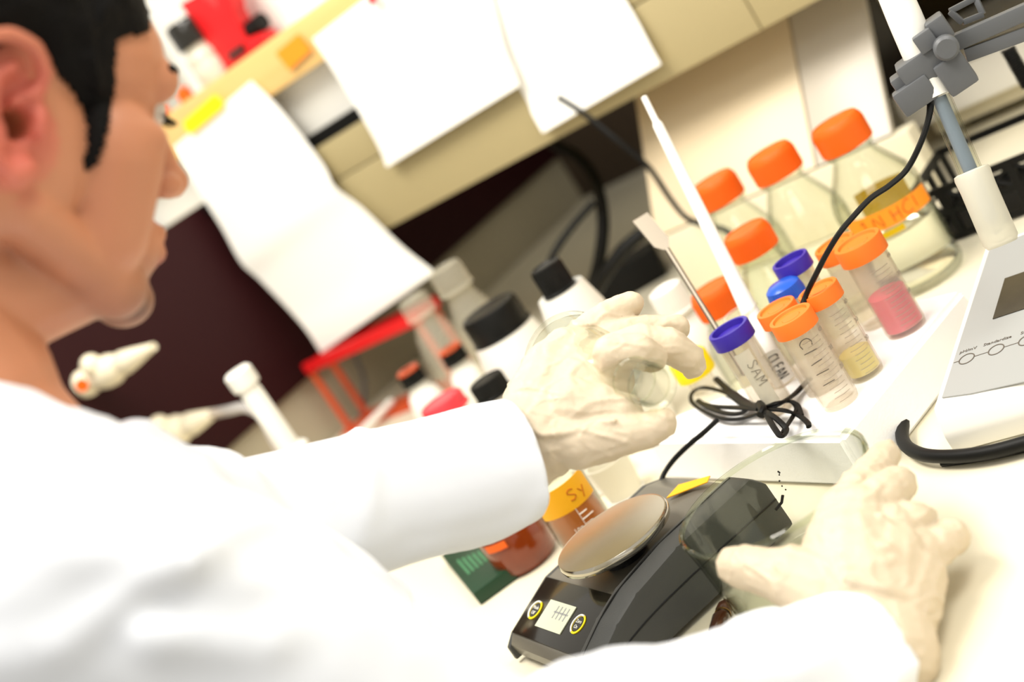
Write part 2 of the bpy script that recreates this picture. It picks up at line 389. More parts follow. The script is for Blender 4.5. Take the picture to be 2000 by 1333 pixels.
def tape(name, label, pts, mt, d=.006):
    b = bmesh.new(); prism(b, [q(x, y, d) for x, y in pts], (0, .0012, 0)); return tag(obj(name, b, K[mt], smooth=False), label, 'tape')
tape('tape', 'bright yellow tape holding the folded paper to the shelf edge', [(357, 238), (418, 184), (436, 200), (434, 212), (375, 262), (362, 256)], 'yellow')
tape('tape', 'plain orange tape square stuck on the bare beech shelf edge', [(538, 104), (582, 66), (607, 98), (565, 138)], 'tapeor', .002)
tape('tape', 'small red tape scrap at the top edge of the large papers', [(716, -12), (735, -14), (736, 4), (722, 12)], 'pinkred', .012)

# ---------------------------------------------------------------- things on the shelf
ZS = 1.462
def on_shelf(x, y, dy): 
    p = PY(x, y, YS + dy); return V((p.x, p.y, ZS))
p = on_shelf(425, 150, .05)
t = thing('reagent_jar', 'clear ribbed jar with a black screw lid on the shelf by the man\'s brow', 'jar', p)
obj('jar_body', lt([(0, .001), (.024, .001), (.027, .005), (.027, .030), (.026, .032), (.027, .034), (.026, .036), (.027, .038), (.026, .04), (.027, .042), (.024, .05), (.022, .052), (.022, .060), (.020, .060), (.020, .05), (.023, .04), (.023, .006), (0, .006)]), K['frost'], t)
obj('jar_lid', lt([(0, .0605), (.027, .0605), (.028, .063), (.028, .094), (.025, .101), (0, .102)], 48, None, (0, .0008, .062, .095)), K['blackgloss'], t)
p = on_shelf(470, 118, .06)
t = thing('tape_dispenser', 'red bench tape dispenser with a black roller on the shelf', 'dispenser', (p.x, p.y, ZS))
fr = M.Translation(p)
b = bmesh.new()
prism(b, [(-.03, -.012, .006), (.075, -.012, .006), (.075, -.012, .018), (.045, -.012, .024), (.05, -.012, .06), (.075, -.012, .10), (.05, -.012, .115), (.03, -.012, .08), (.012, -.012, .115), (-.03, -.012, .12), (-.026, -.012, .08), (-.03, -.012, .05)], (0, .03, 0), .002)
obj('side_plate', b, K['red'], t)
obj('base_plate', bx((-.04, -.016, 0), (.085, .024, .006), None, .002), K['red'], t)
obj('roller', lt([(0, -.02), (.013, -.02), (.013, .02), (0, .02)], 24, M.Translation((.058, .004, .032)) @ M.Rotation(pi / 2, 4, 'Y')), K['black'], t)
obj('blade', bx((.0, -.018, .012), (.035, -.0125, .022), None, .001), K['blackgloss'], t)
for (x, y, dy, lab, mt) in ((366, 192, .03, 'small orange block on the shelf in front of the clear jar', 'orange'), (326, 232, .03, 'small orange block on the shelf at the man\'s eyelash', 'orange')):
    p = on_shelf(x, y, dy); b = bmesh.new(); box(b, (-.009, -.009, 0), (.009, .009, .02), M.Rotation(.3, 4, 'Z'), .002); ball(b, (0, 0, .022), (.004, .004, .003))
    o = obj('vial_cap', b, K[mt], loc=p); tag(o, lab, 'cap')
p = on_shelf(420, 150, .18)
b = bmesh.new(); box(b, (-.05, -.02, 0), (.06, .06, .2), M.Rotation(-.2, 4, 'Z'), .004); box(b, (-.052, -.022, .2), (.062, .062, .212), M.Rotation(-.2, 4, 'Z'), .003)
tag(obj('carton', b, K['white'], loc=p), 'white carton standing on the shelf behind the red dispenser', 'box')
p = on_shelf(560, 50, .12)
b = bmesh.new(); box(b, (-.06, -.02, 0), (.12, .08, .16), None, .004); box(b, (-.061, -.021, .16), (.121, .081, .168), None, .003)
tag(obj('carton', b, K['white'], loc=p), 'white low carton standing on the shelf right of the red dispenser', 'box')

# ================================================================== END WALL FITTINGS
def gas_tap(a, b_, label, knob=True):
    a, b_ = V(a), V(b_); L = (b_ - a).length; m = along(a, b_)
    t = thing('gas_tap', label, 'tap', mtx=m, group='cream gas taps on the maroon board')
    obj('flange', lt([(0, 0), (.020, 0), (.020, .008), (.014, .014), (0, .015)], 32), K['offwhite'], t)
    s = L / .15
    obj('valve_body', lt([(0, .014 * s), (.014, .015 * s), (.018, .028 * s), (.022, .045 * s), (.022, .06 * s), (.017, .075 * s), (.0145, .08 * s), (0, .081 * s)], 32), K['offwhite'], t)
    obj('nozzle', lt([(0, .08 * s), (.0125, .08 * s), (.017, .088 * s), (.0135, .108 * s), (.008, .135 * s), (.0055, .15 * s), (.003, .15 * s), (0, .146 * s)], 32), K['offwhite'], t)
    # handle on the upper front side with an orange index disc
    mi = m.inverted().to_3x3(); up = (mi @ V((0, -.55, .83))).normalized(); c = V((0, 0, .05 * s))
    hb = bmesh.new(); capsule(hb, c, c + up * .024, .012, .015); h = obj('handle', hb, K['offwhite'], t)
    fr_ = (mi @ V((.45, -.85, .1))).normalized(); db = bmesh.new(); c2 = V((0, 0, .016 * s))
    capsule(db, c2, c2 + fr_ * .018, .014, .012); obj('index_boss', db, K['offwhite'], t)
    db = bmesh.new(); lathe(db, [(0, 0), (.009, 0), (.009, .003), (0, .0035)], 24, along(c2 + fr_ * .029, c2 + fr_ * .035)); obj('index_disc', db, K['orange'], t)['label'] = 'orange index disc'
    return t
a1 = PX(165, 750, XM + .009); e1 = V((a1.x + .178, a1.y, a1.z))
gas_tap(a1, e1, 'upper cream gas tap with orange index disc, on the maroon board below the chin')
a2 = PX(300, 862, XM + .009); e2 = V((a2.x + .16, a2.y, a2.z))
gas_tap(a2, e2, 'lower cream gas tap with clear tubing on its nozzle, half hidden by the coat shoulder')
b = bmesh.new(); tube(b, spline([e2 - V((.012, 0, 0)), PD(445, 803, 1.80), PD(480, 797, 1.76), PD(512, 815, 1.74), PD(535, 860, 1.74), PD(580, 930, 1.74)], 8), .007, 10)
tag(obj('rubber_tubing', b, K['tube']), 'clear soft tubing arching from the lower cream gas tap', 'tubing')

# white capped dispenser standing in front of the maroon board
def stand_at(x, y, h): p = PZ(x, y, Z0 + h); return V((p.x, p.y, Z0))
c = PD(478, 748, 1.62); m = along((0, 0, 0), (0, 0, 1))
t = thing('dispenser_bottle', 'slim white capped dispenser tube in front of the maroon board', 'dispenser', (c.x, c.y, Z0))
H = c.z - Z0
obj('tube_body', lt([(0, H - .09), (.013, H - .09), (.013, H - .012), (.011, H - .006), (.011, H - .004), (0, H - .004)], 32), K['white'], t)
obj('cap', lt([(0, H - .0055), (.0165, H - .0055), (.0175, H), (.0175, H + .014), (.014, H + .018), (0, H + .019)], 32, None, (0, .0008, 0, 9)), K['white'], t)
obj('collar', lt([(0, H - .125), (.020, H - .125), (.021, H - .12), (.021, H - .095), (.016, H - .09), (0, H - .09)], 32), K['white'], t)
mk = obj('side_screw', lt([(0, 0), (.008, 0), (.008, .012), (.005, .013), (.005, .018), (0, .018)], 20, M.Translation((.02, -.004, H - .11)) @ M.Rotation(pi / 2, 4, 'Y')), K['brass'], t)
obj('foot', lt([(0, .0005), (.03, .0005), (.03, .01), (.016, .02), (.016, H - .125), (0, H - .125)], 32), K['offwhite'], t)

# red rack with translucent orange posts, against the grey wall
t = thing('tube_rack', 'red topped rack with translucent orange posts below the folded paper', 'rack', PX(640, 830, XM + .12))
b = bmesh.new(); w0 = PX(605, 716, XM + .05); L = .26
zt = w0.z; y0 = w0.y
bar = bmesh.new()
box(bar, (XM + .04, y0 - .006, zt - .01), (XM + .05 + L, y0 + .006, zt + .008), None, .002)
box(bar, (XM + .04, y0 + .044, zt - .01), (XM + .05 + L, y0 + .052, zt + .008), None, .002)
for xx in (XM + .04, XM + .038 + L): box(bar, (xx, y0 + .006, zt - .009), (xx + .008, y0 + .044, zt + .004), None, .002)
objw('top_frame', bar, K['red'], t)
for xx in (XM + .046, XM + .05 + L - .012):
    for yy in (y0, y0 + .046):
        objw('post', bx((xx - .004, yy - .004, Z0 + .0065), (xx + .004, yy + .004, zt - .0105), None, .001), K['orclear'], t)
objw('base', bx((XM + .03, y0 - .012, Z0 + .0005), (XM + .06 + L, y0 + .058, Z0 + .006), None, .002), K['orclear'], t)
# grey-green lead hanging behind the rack
tag(obj('wall_lead', tb(spline([PX(668, 640, XM + .03), PX(690, 690, XM + .03), PX(708, 730, XM + .03), PX(712, 770, XM + .03), PX(703, 815, XM + .03), PX(690, 850, XM + .03)], 8), .0035, 8), K['greyarm']),
    'dark grey lead hanging down the grey wall behind the red rack', 'cable')
# thick black cables under the cupboard
tag(obj('power_cable', tb(spline([PD(1075, 280, 2.0), PD(1130, 308, 1.98), PD(1165, 360, 1.95), PD(1178, 430, 1.9), PD(1172, 500, 1.86), PD(1160, 550, 1.82), PD(1150, 580, 1.8)], 8), .0085, 10), K['black']),
    'thick black cable dropping from under the beige cupboard', 'cable')
tag(obj('power_cable', tb(spline([PD(1160, 395, 1.9), PD(1120, 440, 1.9), PD(1085, 490, 1.9), PD(1072, 530, 1.9), PD(1090, 580, 1.86)], 8), .005, 10), K['black']),
    'thinner black cable branching left in front of the grey wall', 'cable')
tag(obj('power_cable', tb(spline([PD(1255, 455, 1.8), PD(1215, 490, 1.8), PD(1180, 540, 1.78), PD(1150, 590, 1.74)], 8), .009, 10), K['black']),
    'black cable slanting down from right to the dark corner', 'cable')
tag(obj('power_cable', tb(spline([PY(1090, 190, 1.46), PY(1140, 222, 1.46), PY(1200, 270, 1.45), PY(1265, 325, 1.45), PY(1310, 390, 1.44), PY(1340, 425, 1.43), PY(1375, 440, 1.42), PY(1420, 452, 1.42), PY(1470, 500, 1.40)], 8), .0036, 8), K['black']),
    'black cable hanging in front of the peach panel, from the paper to the bottles', 'cable')
t = thing('plug', 'black plug lying in the dark corner under the cupboard', 'plug', (PZ(1230, 540, Z0 + .02).x, PZ(1230, 540, Z0 + .02).y, Z0))
obj('plug_body', bx((-.05, -.03, .0005), (.05, .03, .045), M.Rotation(.5, 4, 'Z'), .006), K['black'], t)
obj('plug_pin', lt([(0, 0), (.004, 0), (.004, .02), (0, .021)], 16, M.Translation((.0, 0, .044))), K['brass'], t)

# ================================================================== BOTTLES
def media_bottle(x, y, wpx, h, label, ratio=1.62, knurl=60, capm='orange', liquid=None, tapes=None):
    """lab bottle with a screw cap; (x, y) is the middle of the cap, h its height over the bench"""
    c = PZ(x, y, Z0 + h); tt = (c - CP).dot(fw); r = wpx * tt / FPX / 2
    t = thing('media_bottle', label, 'bottle', (c.x, c.y, Z0), group='orange capped glass bottles')
    br = r * ratio; ch = r * 1.15; zc = h - ch / 2; nr = r * .78; g = .0022
    outer = [(br * .55, .004), (br * .8, .0008), (br * .93, .0012), (br, .008), (br, zc * .62), (br * .985, zc * .67), (br * .90, zc * .75), (nr * 1.25, zc * .90), (nr, zc * .96), (nr, zc + ch * .7)]
    inner = [(nr - g, zc + ch * .7), (nr - g, zc * .955), (nr * 1.25 - g, zc * .885), (br * .90 - g, zc * .74), (br - g, zc * .61), (br - g, .01), (br * .75, .0055), (0, .006)]
    obj('bottle_body', lt(outer + inner, 64), K['glass'], t)
    obj('pouring_ring', lt([(nr + .0003, zc - .004), (nr + .0035, zc - .003), (nr + .0035, zc), (nr + .0003, zc + .001)], 48), K['glassg'], t)
    cp = obj('screw_cap', lt([(r * .86, zc + .002), (r * .985, zc + .002), (r, zc + .005), (r, zc + ch * .72), (r * .96, zc + ch * .86), (r * .86, zc + ch), (r * .80, zc + ch * 1.0), (r * .77, zc + ch * .96), (0, zc + ch * .955)], knurl * 2, None, (1, .0009, zc + .004, zc + ch * .75)), K[capm], t)
    if liquid:
        obj('liquid', lt([(0, .007), (br - g - .0004, .011), (br - g - .0004, liquid), (0, liquid)], 64), K['water'], t)
    return t, c, r, br, zc
def arc_band(t, name, r, z0, z1, a0, a1, mt, slope=0, th=.0006, n=20):
    b = bmesh.new(); rows = []
    for k in range(n + 1):
        a = a0 + (a1 - a0) * k / n; dz = slope * (k / n - .5)
        rows.append([b.verts.new((rr * cos(a), rr * sin(a), z + dz)) for rr, z in ((r, z0), (r, z1), (r + th, z1), (r + th, z0))])
    for A, B in zip(rows, rows[1:]):
        for k in range(4): b.faces.new((A[k], B[k], B[(k + 1) % 4], A[(k + 1) % 4]))
    b.faces.new(rows[0]); b.faces.new(rows[-1][::-1]); bmesh.ops.recalc_face_normals(b, faces=b.faces[:])
    return obj(name, b, K[mt], t)
VIEW = lambda t: math.atan2(-t.matrix_world.translation.y, -t.matrix_world.translation.x)   # azimuth from a thing to the viewer
t, c, r, br, zc = media_bottle(1643, 262, 108, .165, 'largest orange capped glass bottle, with orange tape reading HCl, rightmost of the bottles', 1.68, 44, 'orange', .062)
va = VIEW(t)
lb = arc_band(t, 'tape_label', br + .0006, .074, .092, va - .95, va + 1.15, 'tapeor', -.004)
b = bmesh.new(); hand(b, '1N HCl', .0125, lambda u, v: V(((br + .0015) * cos(va - .62 + u / br), (br + .0015) * sin(va - .62 + u / br), .077 + v)), .0006)
obj('lettering', b, K['inkor'], t)
arc_band(t, 'yellow_label', br + .0004, .066, .072, va - .3, va + .2, 'yellowglass')
arc_band(t, 'yellow_label', br + .0003, .064, .096, va + pi - .75, va + pi + .45, 'yellowglass')
t, *_ = media_bottle(1512, 320, 101, .165, 'orange capped clear glass bottle, middle of the back row of three', 1.6)
va = VIEW(t); arc_band(t, 'paper_label', _[2] + .0005, .02, .05, va - .8, va + .7, 'frost')
t, *_ = media_bottle(1402, 373, 95, .160, 'orange capped glass bottle at the left end of the back row by the white stick', 1.5)
t, *_ = media_bottle(1466, 472, 98, .135, 'orange capped glass bottle in the second row, right of the white stick', 1.5)
arc_band(t, 'red_dot', _[2] + .0008, .062, .072, VIEW(t) - .35, VIEW(t) + .0, 'red'); arc_band(t, 'red_dot', _[2] + .0008, .066, .076, VIEW(t) - 1.0, VIEW(t) - .75, 'red')
t, *_ = media_bottle(1402, 585, 100, .10, 'orange capped low glass bottle behind the steel spatula and blue cap', 1.4)

def plastic_bottle(x, y, wpx, h, label, br, capm, capk=1.0, rib=40, ring=None, body='white', cat='bottle', group=None, cap_h=None, shoulder=.55):
    c = PZ(x, y, Z0 + h); tt = (c - CP).dot(fw); r = wpx * tt / FPX / 2; b_ = r * br
    t = thing('plastic_bottle', label, cat, (c.x, c.y, Z0), group=group); ch = cap_h or r * 1.1; zc = h - ch / 2
    obj('bottle_body', lt([(0, .0008), (b_ * .95, .0008), (b_, .006), (b_, zc * shoulder), (b_ * .96, zc * (shoulder + .12)), (b_ * .6 + r * .3, zc * (shoulder + .3)), (r * .82, zc - .004), (r * .82, zc + .002), (0, zc + .002)], 48), K[body], t)
    if ring: obj('cap_ring', lt([(r * .5, zc + ch + .0003), (r * .95, zc + ch + .0003), (r * .9, zc + ch + .004), (r * .5, zc + ch + .004)], 40), K[ring], t)
    obj('screw_cap', lt([(r * .8, zc + .0025), (r * 1.06, zc + .0025), (r * 1.06, zc + .005), (r, zc + .006), (r, zc + ch * .85), (r * .94, zc + ch * .97), (r * .8, zc + ch), (r * .74, zc + ch - .0015), (0, zc + ch - .0015)], rib * 2, None, (1, .001, zc + .0055, zc + ch * .88)), K[capm], t)
    return t
plastic_bottle(968, 627, 122, .15, 'wide white plastic bottle with the largest ribbed black cap, behind the gloved hand', 1.25, 'blackcap', rib=26, cap_h=.036, shoulder=.72)
plastic_bottle(1080, 545, 68, .185, 'white plastic bottle with a tall black cap, furthest back by the black cables', 1.95, 'blackcap', cap_h=.034, shoulder=.72)
plastic_bottle(888, 697, 50, .10, 'white bottle with small orange ringed black cap, right of its twin', 1.6, 'blackcap', ring='orclear', cap_h=.02)
plastic_bottle(806, 739, 50, .10, 'white bottle with small orange ringed black cap, left of its twin, by the red rack', 1.6, 'blackcap', ring='orclear', cap_h=.02)
plastic_bottle(868, 795, 92, .105, 'white bottle with a pinkish red cap just above the left sleeve', 1.15, 'pinkred', cap_h=.02)
plastic_bottle(958, 758, 74, .115, 'white bottle with smooth black slanting cap at the left sleeve cuff', 1.2, 'blackcap', cap_h=.024)
plastic_bottle(1312, 588, 72, .10, 'white bottle with a white cap beyond the gloved fingertips', 1.35, 'white', cap_h=.032)
plastic_bottle(880, 545, 70, .20, 'frosted squeeze bottle with frosted cap behind the big black capped bottle, taller one', 1.5, 'clearpl', body='clearpl', cap_h=.035)
plastic_bottle(815, 600, 62, .17, 'frosted squeeze bottle with frosted cap behind the orange posts, shorter one', 1.6, 'clearpl', body='clearpl', cap_h=.03)
# thin white stirrer lying across by the rack
tag(obj('plastic_stirrer', tb([PZ(700, 850, Z0 + .016), PZ(765, 785, Z0 + .016)], .006, 10), K['white']), 'small white plastic rod lying beside the red rack', 'rod')

# ================================================================== TUBES IN THE FOAM RACK
ZR = Z0 + .045
rp = [V((-.525, .842, 0)), V((-.478, 1.055, 0)), V((-.555, 1.078, 0)), V((-.650, 1.008, 0)), V((-.790, .985, 0)), V((-.775, .955, 0))]
cen = V((-.62, .97, 0))
TUBES = []     # centres of the tubes that stand in the rack
def tube_at(x, y, h=.12): p = PZ(x, y, Z0 + h); return V((p.x, p.y, 0))
t = thing('foam_rack', 'white foam tube rack holding the orange and blue capped tubes', 'rack', (cen.x, cen.y, Z0))
b = bmesh.new(); top = [p * .97 + cen * .03 for p in rp]
vs = [b.verts.new((p.x, p.y, Z0 + .0005)) for p in rp] + [b.verts.new((p.x, p.y, ZR)) for p in top]
n6 = len(rp); b.faces.new(vs[:n6][::-1]); b.faces.new(vs[n6:])
for i in range(n6): b.faces.new((vs[i], vs[(i + 1) % n6], vs[n6 + (i + 1) % n6], vs[n6 + i]))
bmesh.ops.recalc_face_normals(b, faces=b.faces[:]); bmesh.ops.bevel(b, geom=b.edges[:], offset=.004, segments=2, affect='EDGES')
rack_block = objw('block', b, K['foam'], t)
def conical_tube(x, y, wpx, h, label, cap, dome=False, fill=None, fillm=None, marks=True, openrim=False, ringtop=False, nums=('40', '30', '20', '10'), yaw=.35):
    c = PZ(x, y, Z0 + h); tt = (c - CP).dot(fw); r = wpx * tt / FPX / 2; br = r * .86
    t = thing('centrifuge_tube', label, 'tube', (c.x, c.y, ZR + .0006), group='capped tubes in the foam rack')
    H = h - .045; ch = r * .74; zc = H - ch / 2
    obj('tube_body', lt([(0, 0), (br * .95, 0), (br * .97, .002), (br, .004), (br, zc + ch * .6), (br - .0012, zc + ch * .6), (br - .0012, .004), (0, .003)], 40), K['plclear'], t)
    if not openrim:
        if dome: prof = [(r * .86, zc), (r, zc), (r, zc + ch * .35), (r * .93, zc + ch * .9), (r * .7, zc + ch * 1.15), (0, zc + ch * 1.25)]
        else: prof = [(r * .86, zc), (r, zc), (r, zc + ch * .93), (r * .975, zc + ch), (r * .82, zc + ch), (r * .78, zc + ch * (.62 if ringtop else .86)), (r * .45, zc + ch * (.6 if ringtop else .85)), (r * .42, zc + ch * (.68 if ringtop else .89)), (0, zc + ch * (.68 if ringtop else .9))]
        obj('screw_cap', lt(prof, 80, None, (1, .0004, zc + .001, zc + ch * .9)), K[cap], t)
    else:
        obj('rim', lt([(br, zc + ch * .45), (br + .0018, zc + ch * .45), (br + .0018, zc + ch * .62), (br - .0012, zc + ch * .62)], 40), K['plclear'], t)
    va = VIEW(t)
    if fill: obj('liquid', lt([(0, .0032), (br - .0016, .0042), (br - .0016, fill), (0, fill)], 40), K[fillm], t)
    if marks:
        b = bmesh.new(); n = int((zc - .008) / .0042)
        for k in range(n):
            z = .006 + k * .0042; a0 = va + yaw - (.55 if k % 2 else .42); a1 = va + yaw + .42
            tube(b, [V(((br + .0003) * cos(a0 + (a1 - a0) * j / 8), (br + .0003) * sin(a0 + (a1 - a0) * j / 8), z)) for j in range(9)], .00022, 4)
        for k, s in enumerate(nums[:3]):
            a = va + yaw + .62; z = zc - .008 - k * .017
            text(b, s, .0055, M.Translation(((br + .0004) * cos(a), (br + .0004) * sin(a), z)) @ M.Rotation(a + pi / 2, 4, 'Z') @ M.Rotation(pi / 2, 4, 'X'), .0001)
        o = obj('graduation', b, K['gradink'], t, smooth=False)
    return t, c, r, br, zc
conical_tube(1682, 487, 98, .123, 'orange capped tube with bright pink liquid, rightmost of the rack', 'orange2', fill=.036, fillm='pinkliq')
conical_tube(1636, 490, 84, .118, 'orange capped tube half hidden directly behind the pink one', 'orange2', marks=False)
conical_tube(1604, 578, 84, .120, 'orange capped tube with a little pale yellow liquid, in front of the pink one', 'orange2', fill=.022, fillm='yelliq')
tA = conical_tube(1522, 614, 82, .118, 'orange capped tube just left behind the front orange capped one', 'orange2', marks=False)
tB = conical_tube(1551, 631, 90, .120, 'front orange capped tube with brown pen scribble, right of the CLEAN tube', 'orange2')
va = VIEW(tB[0]); brr = tB[3] + .0009
b = bmesh.new(); hand(b, 'Cllll', .010, lambda u, v: V((brr * cos(va - .35 + v / brr), brr * sin(va - .35 + v / brr), tB[4] - .004 - u)), .0004); obj('lettering', b, K['inkgrey'], tB[0])
conical_tube(1549, 519, 76, .132, 'tube with a violet blue ring cap, behind the bright blue dome cap', 'blue', ringtop=True, marks=False)
conical_tube(1534, 570, 76, .123, 'tube with a bright blue domed cap, below the violet blue ring cap', 'blue2', dome=True, marks=False)
tb_ = conical_tube(1430, 655, 86, .120, 'violet blue capped tube at the left front of the rack, beside the CLEAN tube', 'blue', ringtop=True, marks=False)
va = VIEW(tb_[0]); brb = tb_[3] + .0006
arc_band(tb_[0], 'paper_label', tb_[3] + .0003, .006, tb_[4] - .006, va - .5, va + .35, 'frost')
b = bmesh.new(); hand(b, 'SAM', .008, lambda u, v: V(((brb + .0008) * cos(va - .15 + v / brb), (brb + .0008) * sin(va - .15 + v / brb), tb_[4] - .016 - u)), .00025); obj('lettering', b, K['inkgrey'], tb_[0])
tc_ = conical_tube(1447, 612, 78, .116, 'open tube with a white strip handwritten CLEAN, holding the white stick', 'blue', openrim=True, marks=False)
va = VIEW(tc_[0]); brc = tc_[3] + .0012
arc_band(tc_[0], 'paper_label', tc_[3] + .0006, .002, tc_[4] - .008, va - .5, va + .85, 'paper')
b = bmesh.new(); hand(b, 'CLEAN', .0049, lambda u, v: V(((brc + .0006) * cos(va - .10 + v / brc), (brc + .0006) * sin(va - .10 + v / brc), tc_[4] - .0355 - u)), .0005, .03, None, 2.0); obj('lettering', b, K['ink'], tc_[0])
# white stick standing in the CLEAN tube
base = V((tc_[1].x, tc_[1].y, ZR + .008)); tip = PD(1258, 190, 1.27)
P_ = PD(1460, 600, (tc_[1] - CP).dot(fw) - .004)
d_ = (tip - P_).normalized(); low = P_ - d_ * .045
b = bmesh.new(); m = along(low, tip); L = (tip - low).length
lathe(b, [(0, 0), (.008, .0), (.0078, .04), (.0066, .07), (.0048, L - .035), (.0046, L - .03), (.0030, L - .026), (.0028, L), (0, L)], 20, m)
tag(obj('plastic_stick', b, K['white']), 'long white plastic stick standing in the CLEAN tube', 'stick')
# steel spatula leaning behind the blue capped tube
b = bmesh.new(); a = PD(1398, 640, 1.20); e = PD(1303, 487, 1.24); g = PD(1250, 424, 1.26); dd = (e - a).normalized()
sdv = dd.cross((CP - a).normalized()).normalized()
tube(b, [a - dd * .05, e], .0024, 10)
blade = [e - sdv * .002, e + sdv * .002, e.lerp(g, .2) + sdv * .0075, g + sdv * .0075, g - sdv * .0075, e.lerp(g, .2) - sdv * .0075]
prism(b, blade, (CP - a).normalized() * .0012)
tag(obj('spatula', b, K['dulsteel']), 'thin steel spatula with a flat blade leaning behind the violet blue capped tube', 'spatula')
# yellow capped small tube by the fingertip
p = PZ(1352, 716, ZR + .026)
t = thing('yellow_tube', 'short tube with a bright yellow cap peeping out past the middle fingertip', 'tube', (p.x, p.y, ZR + .0006))
obj('tube_body', lt([(0, 0), (.012, 0), (.0125, .002), (.0125, .016), (0, .016)], 32), K['plclear'], t)
obj('screw_cap', lt([(0, .0162), (.0185, .0162), (.019, .018), (.019, .034), (.017, .037), (0, .0365)], 64, None, (1, .0005, .017, .035)), K['yellow'], t)

# ================================================================== CABLES ON THE BENCH
def lift(pts, z): return [PZ(x, y, z) for x, y in pts]
t = thing('cable_coil', 'bunched flat black lead tied in the middle by the foot of the blue capped tube', 'cable', PZ(1485, 800, ZR))
def cp_(pts, d=0): return spline([PZ(x, y, ZR + .007 - d * .6 + .013 * math.exp(-((x - 1512) / 30) ** 2)) for x, y in pts], 7)
cb = bmesh.new()
tube(cb, cp_([(1398, 740), (1420, 760), (1440, 775), (1485, 798), (1520, 790), (1550, 772), (1570, 752), (1582, 740)], .004), .0032, 8, .55)
tube(cb, cp_([(1490, 806), (1440, 778), (1400, 762), (1370, 758), (1352, 768), (1351, 785), (1372, 802), (1410, 818), (1450, 818), (1490, 806)], .0), .0021, 8, .7)
tube(cb, cp_([(1488, 800), (1440, 797), (1400, 795), (1375, 790), (1363, 783), (1385, 798), (1420, 808), (1445, 808), (1465, 798), (1490, 796)], -.004), .0026, 8, .6)
tube(cb, cp_([(1485, 800), (1505, 810), (1525, 826), (1536, 840), (1530, 852), (1522, 850), (1508, 830), (1496, 808)], -.003), .0024, 8, .6)
tube(cb, cp_([(1488, 798), (1515, 788), (1545, 785), (1556, 797), (1548, 815), (1533, 838), (1528, 848)], .002), .0023, 8, .6)
tube(cb, cp_([(1490, 800), (1530, 802), (1560, 812), (1577, 826), (1580, 834)], .0), .0023, 8, .6)
tube(cb, cp_([(1545, 785), (1558, 792), (1566, 812)], .0), .002, 8, .6)
tube(cb, cp_([(1430, 770), (1455, 788), (1485, 797)], -.006), .0045, 8, .5)
objw('loops', cb, K['black'], t)
kb = bmesh.new(); tube(kb, cp_([(1484, 790), (1490, 800), (1486, 812)], -.008), .0036, 8); objw('tie', kb, K['black'], t)
tag(obj('electrode_lead', tb(spline([PD(1818, 188, 1.035), PD(1815, 225, 1.035), PD(1800, 275, 1.04), PD(1772, 330, 1.05), PD(1738, 362, 1.055), PD(1700, 388, 1.06), PD(1665, 425, 1.065), PD(1640, 455, 1.07), PD(1615, 495, 1.08), PD(1592, 540, 1.09), PD(1575, 575, 1.10), PD(1565, 605, 1.10)], 8), .0030, 8, .75), K['black']),
    'black lead curving from the grey clamp down between the orange capped tubes', 'cable')
tag(obj('balance_lead', tb(spline([PD(1402, 820, 1.17), PD(1375, 845, 1.17), PD(1345, 870, 1.18), PD(1315, 900, 1.19), PD(1295, 930, 1.19), PD(1291, 955, 1.185)], 8), .0023, 8), K['black']),
    'thin black lead running along the bench to the back of the balance', 'cable')
tag(obj('meter_cable_or_shadow', tb(spline(lift([(1852, 700)], Z0 + .011) + lift([(1815, 745), (1783, 790), (1764, 828), (1766, 866), (1800, 888), (1860, 892), (1930, 884), (2000, 866), (2080, 842), (2300, 790), (2600, 720)], Z0 + .010), 8), .0052, 10), K['black']),
    'thick black cable looping on the bench around the corner of the grey panelled meter', 'cable')
tag(obj('meter_cable_or_shadow', tb(spline(lift([(1840, 905), (1900, 897), (1960, 886), (2060, 862), (2300, 790)], Z0 + .0032), 6), .003, 8), K['black']),  # black cord stands in for the shadow line under the thick cable
    'black cord modelling the shadow line just below the thick cable at the right edge', 'cable')

# ================================================================== BALANCE
bm_ = frame((.887, -.462, 0), (.462, .887, 0), (0, 0, 1), (-.803, .712, Z0))
t = thing('balance', 'dark grey electronic balance with round steel pan and black display panel', 'balance', mtx=bm_)
W, Lb = .158, .190
b = bmesh.new()
prism(b, [(0.002, .0, .006), (0.002, -.002, .018), (0.002, .004, .024), (0.002, .055, .041), (0.002, Lb - .02, .046), (0.002, Lb, .040), (0.002, Lb, .006)], (W - .036, 0, 0), .002)
obj('housing', b, K['midgrey'], t)
rb = bmesh.new(); x0 = W - .033
prism(rb, [(x0, -.012, .004), (x0, -.014, .018), (x0, .004, .030), (x0, .03, .042), (x0, .055, .050), (x0, .10, .056), (x0, Lb - .012, .058), (x0, Lb - .002, .046), (x0, Lb, .006)], (.033, 0, 0), .0045)
rail = obj('side_rail', rb, K['darkgrey'], t)
gb = bmesh.new(); tube(gb, spline([(W + .0002, -.006, .016), (W + .0002, .02, .024), (W + .0002, .06, .030), (W + .0002, .12, .032), (W + .0002, Lb - .003, .032)], 5), .0007, 5)
obj('seam', gb, K['black'], rail)
gb = bmesh.new(); tube(gb, spline([(x0 + .008, .002, .0285), (x0 + .008, .03, .0418), (x0 + .008, .055, .0498), (x0 + .008, .10, .0558), (x0 + .008, Lb - .014, .0578)], 5), .0008, 5)
obj('rail_groove', gb, K['black'], rail)
lr = bmesh.new(); prism(lr, [(-.004, -.004, .004), (-.004, -.004, .016), (-.004, .006, .0235), (-.004, .055, .0405), (-.004, Lb - .02, .0455), (-.004, Lb, .039), (-.004, Lb, .004)], (.0055, 0, 0), .0015)
obj('left_trim', lr, K['darkgrey'], t)
sl = math.atan2(.017, .051); dm = M.Translation((0, .004, .024)) @ M.Rotation(sl, 4, 'X')
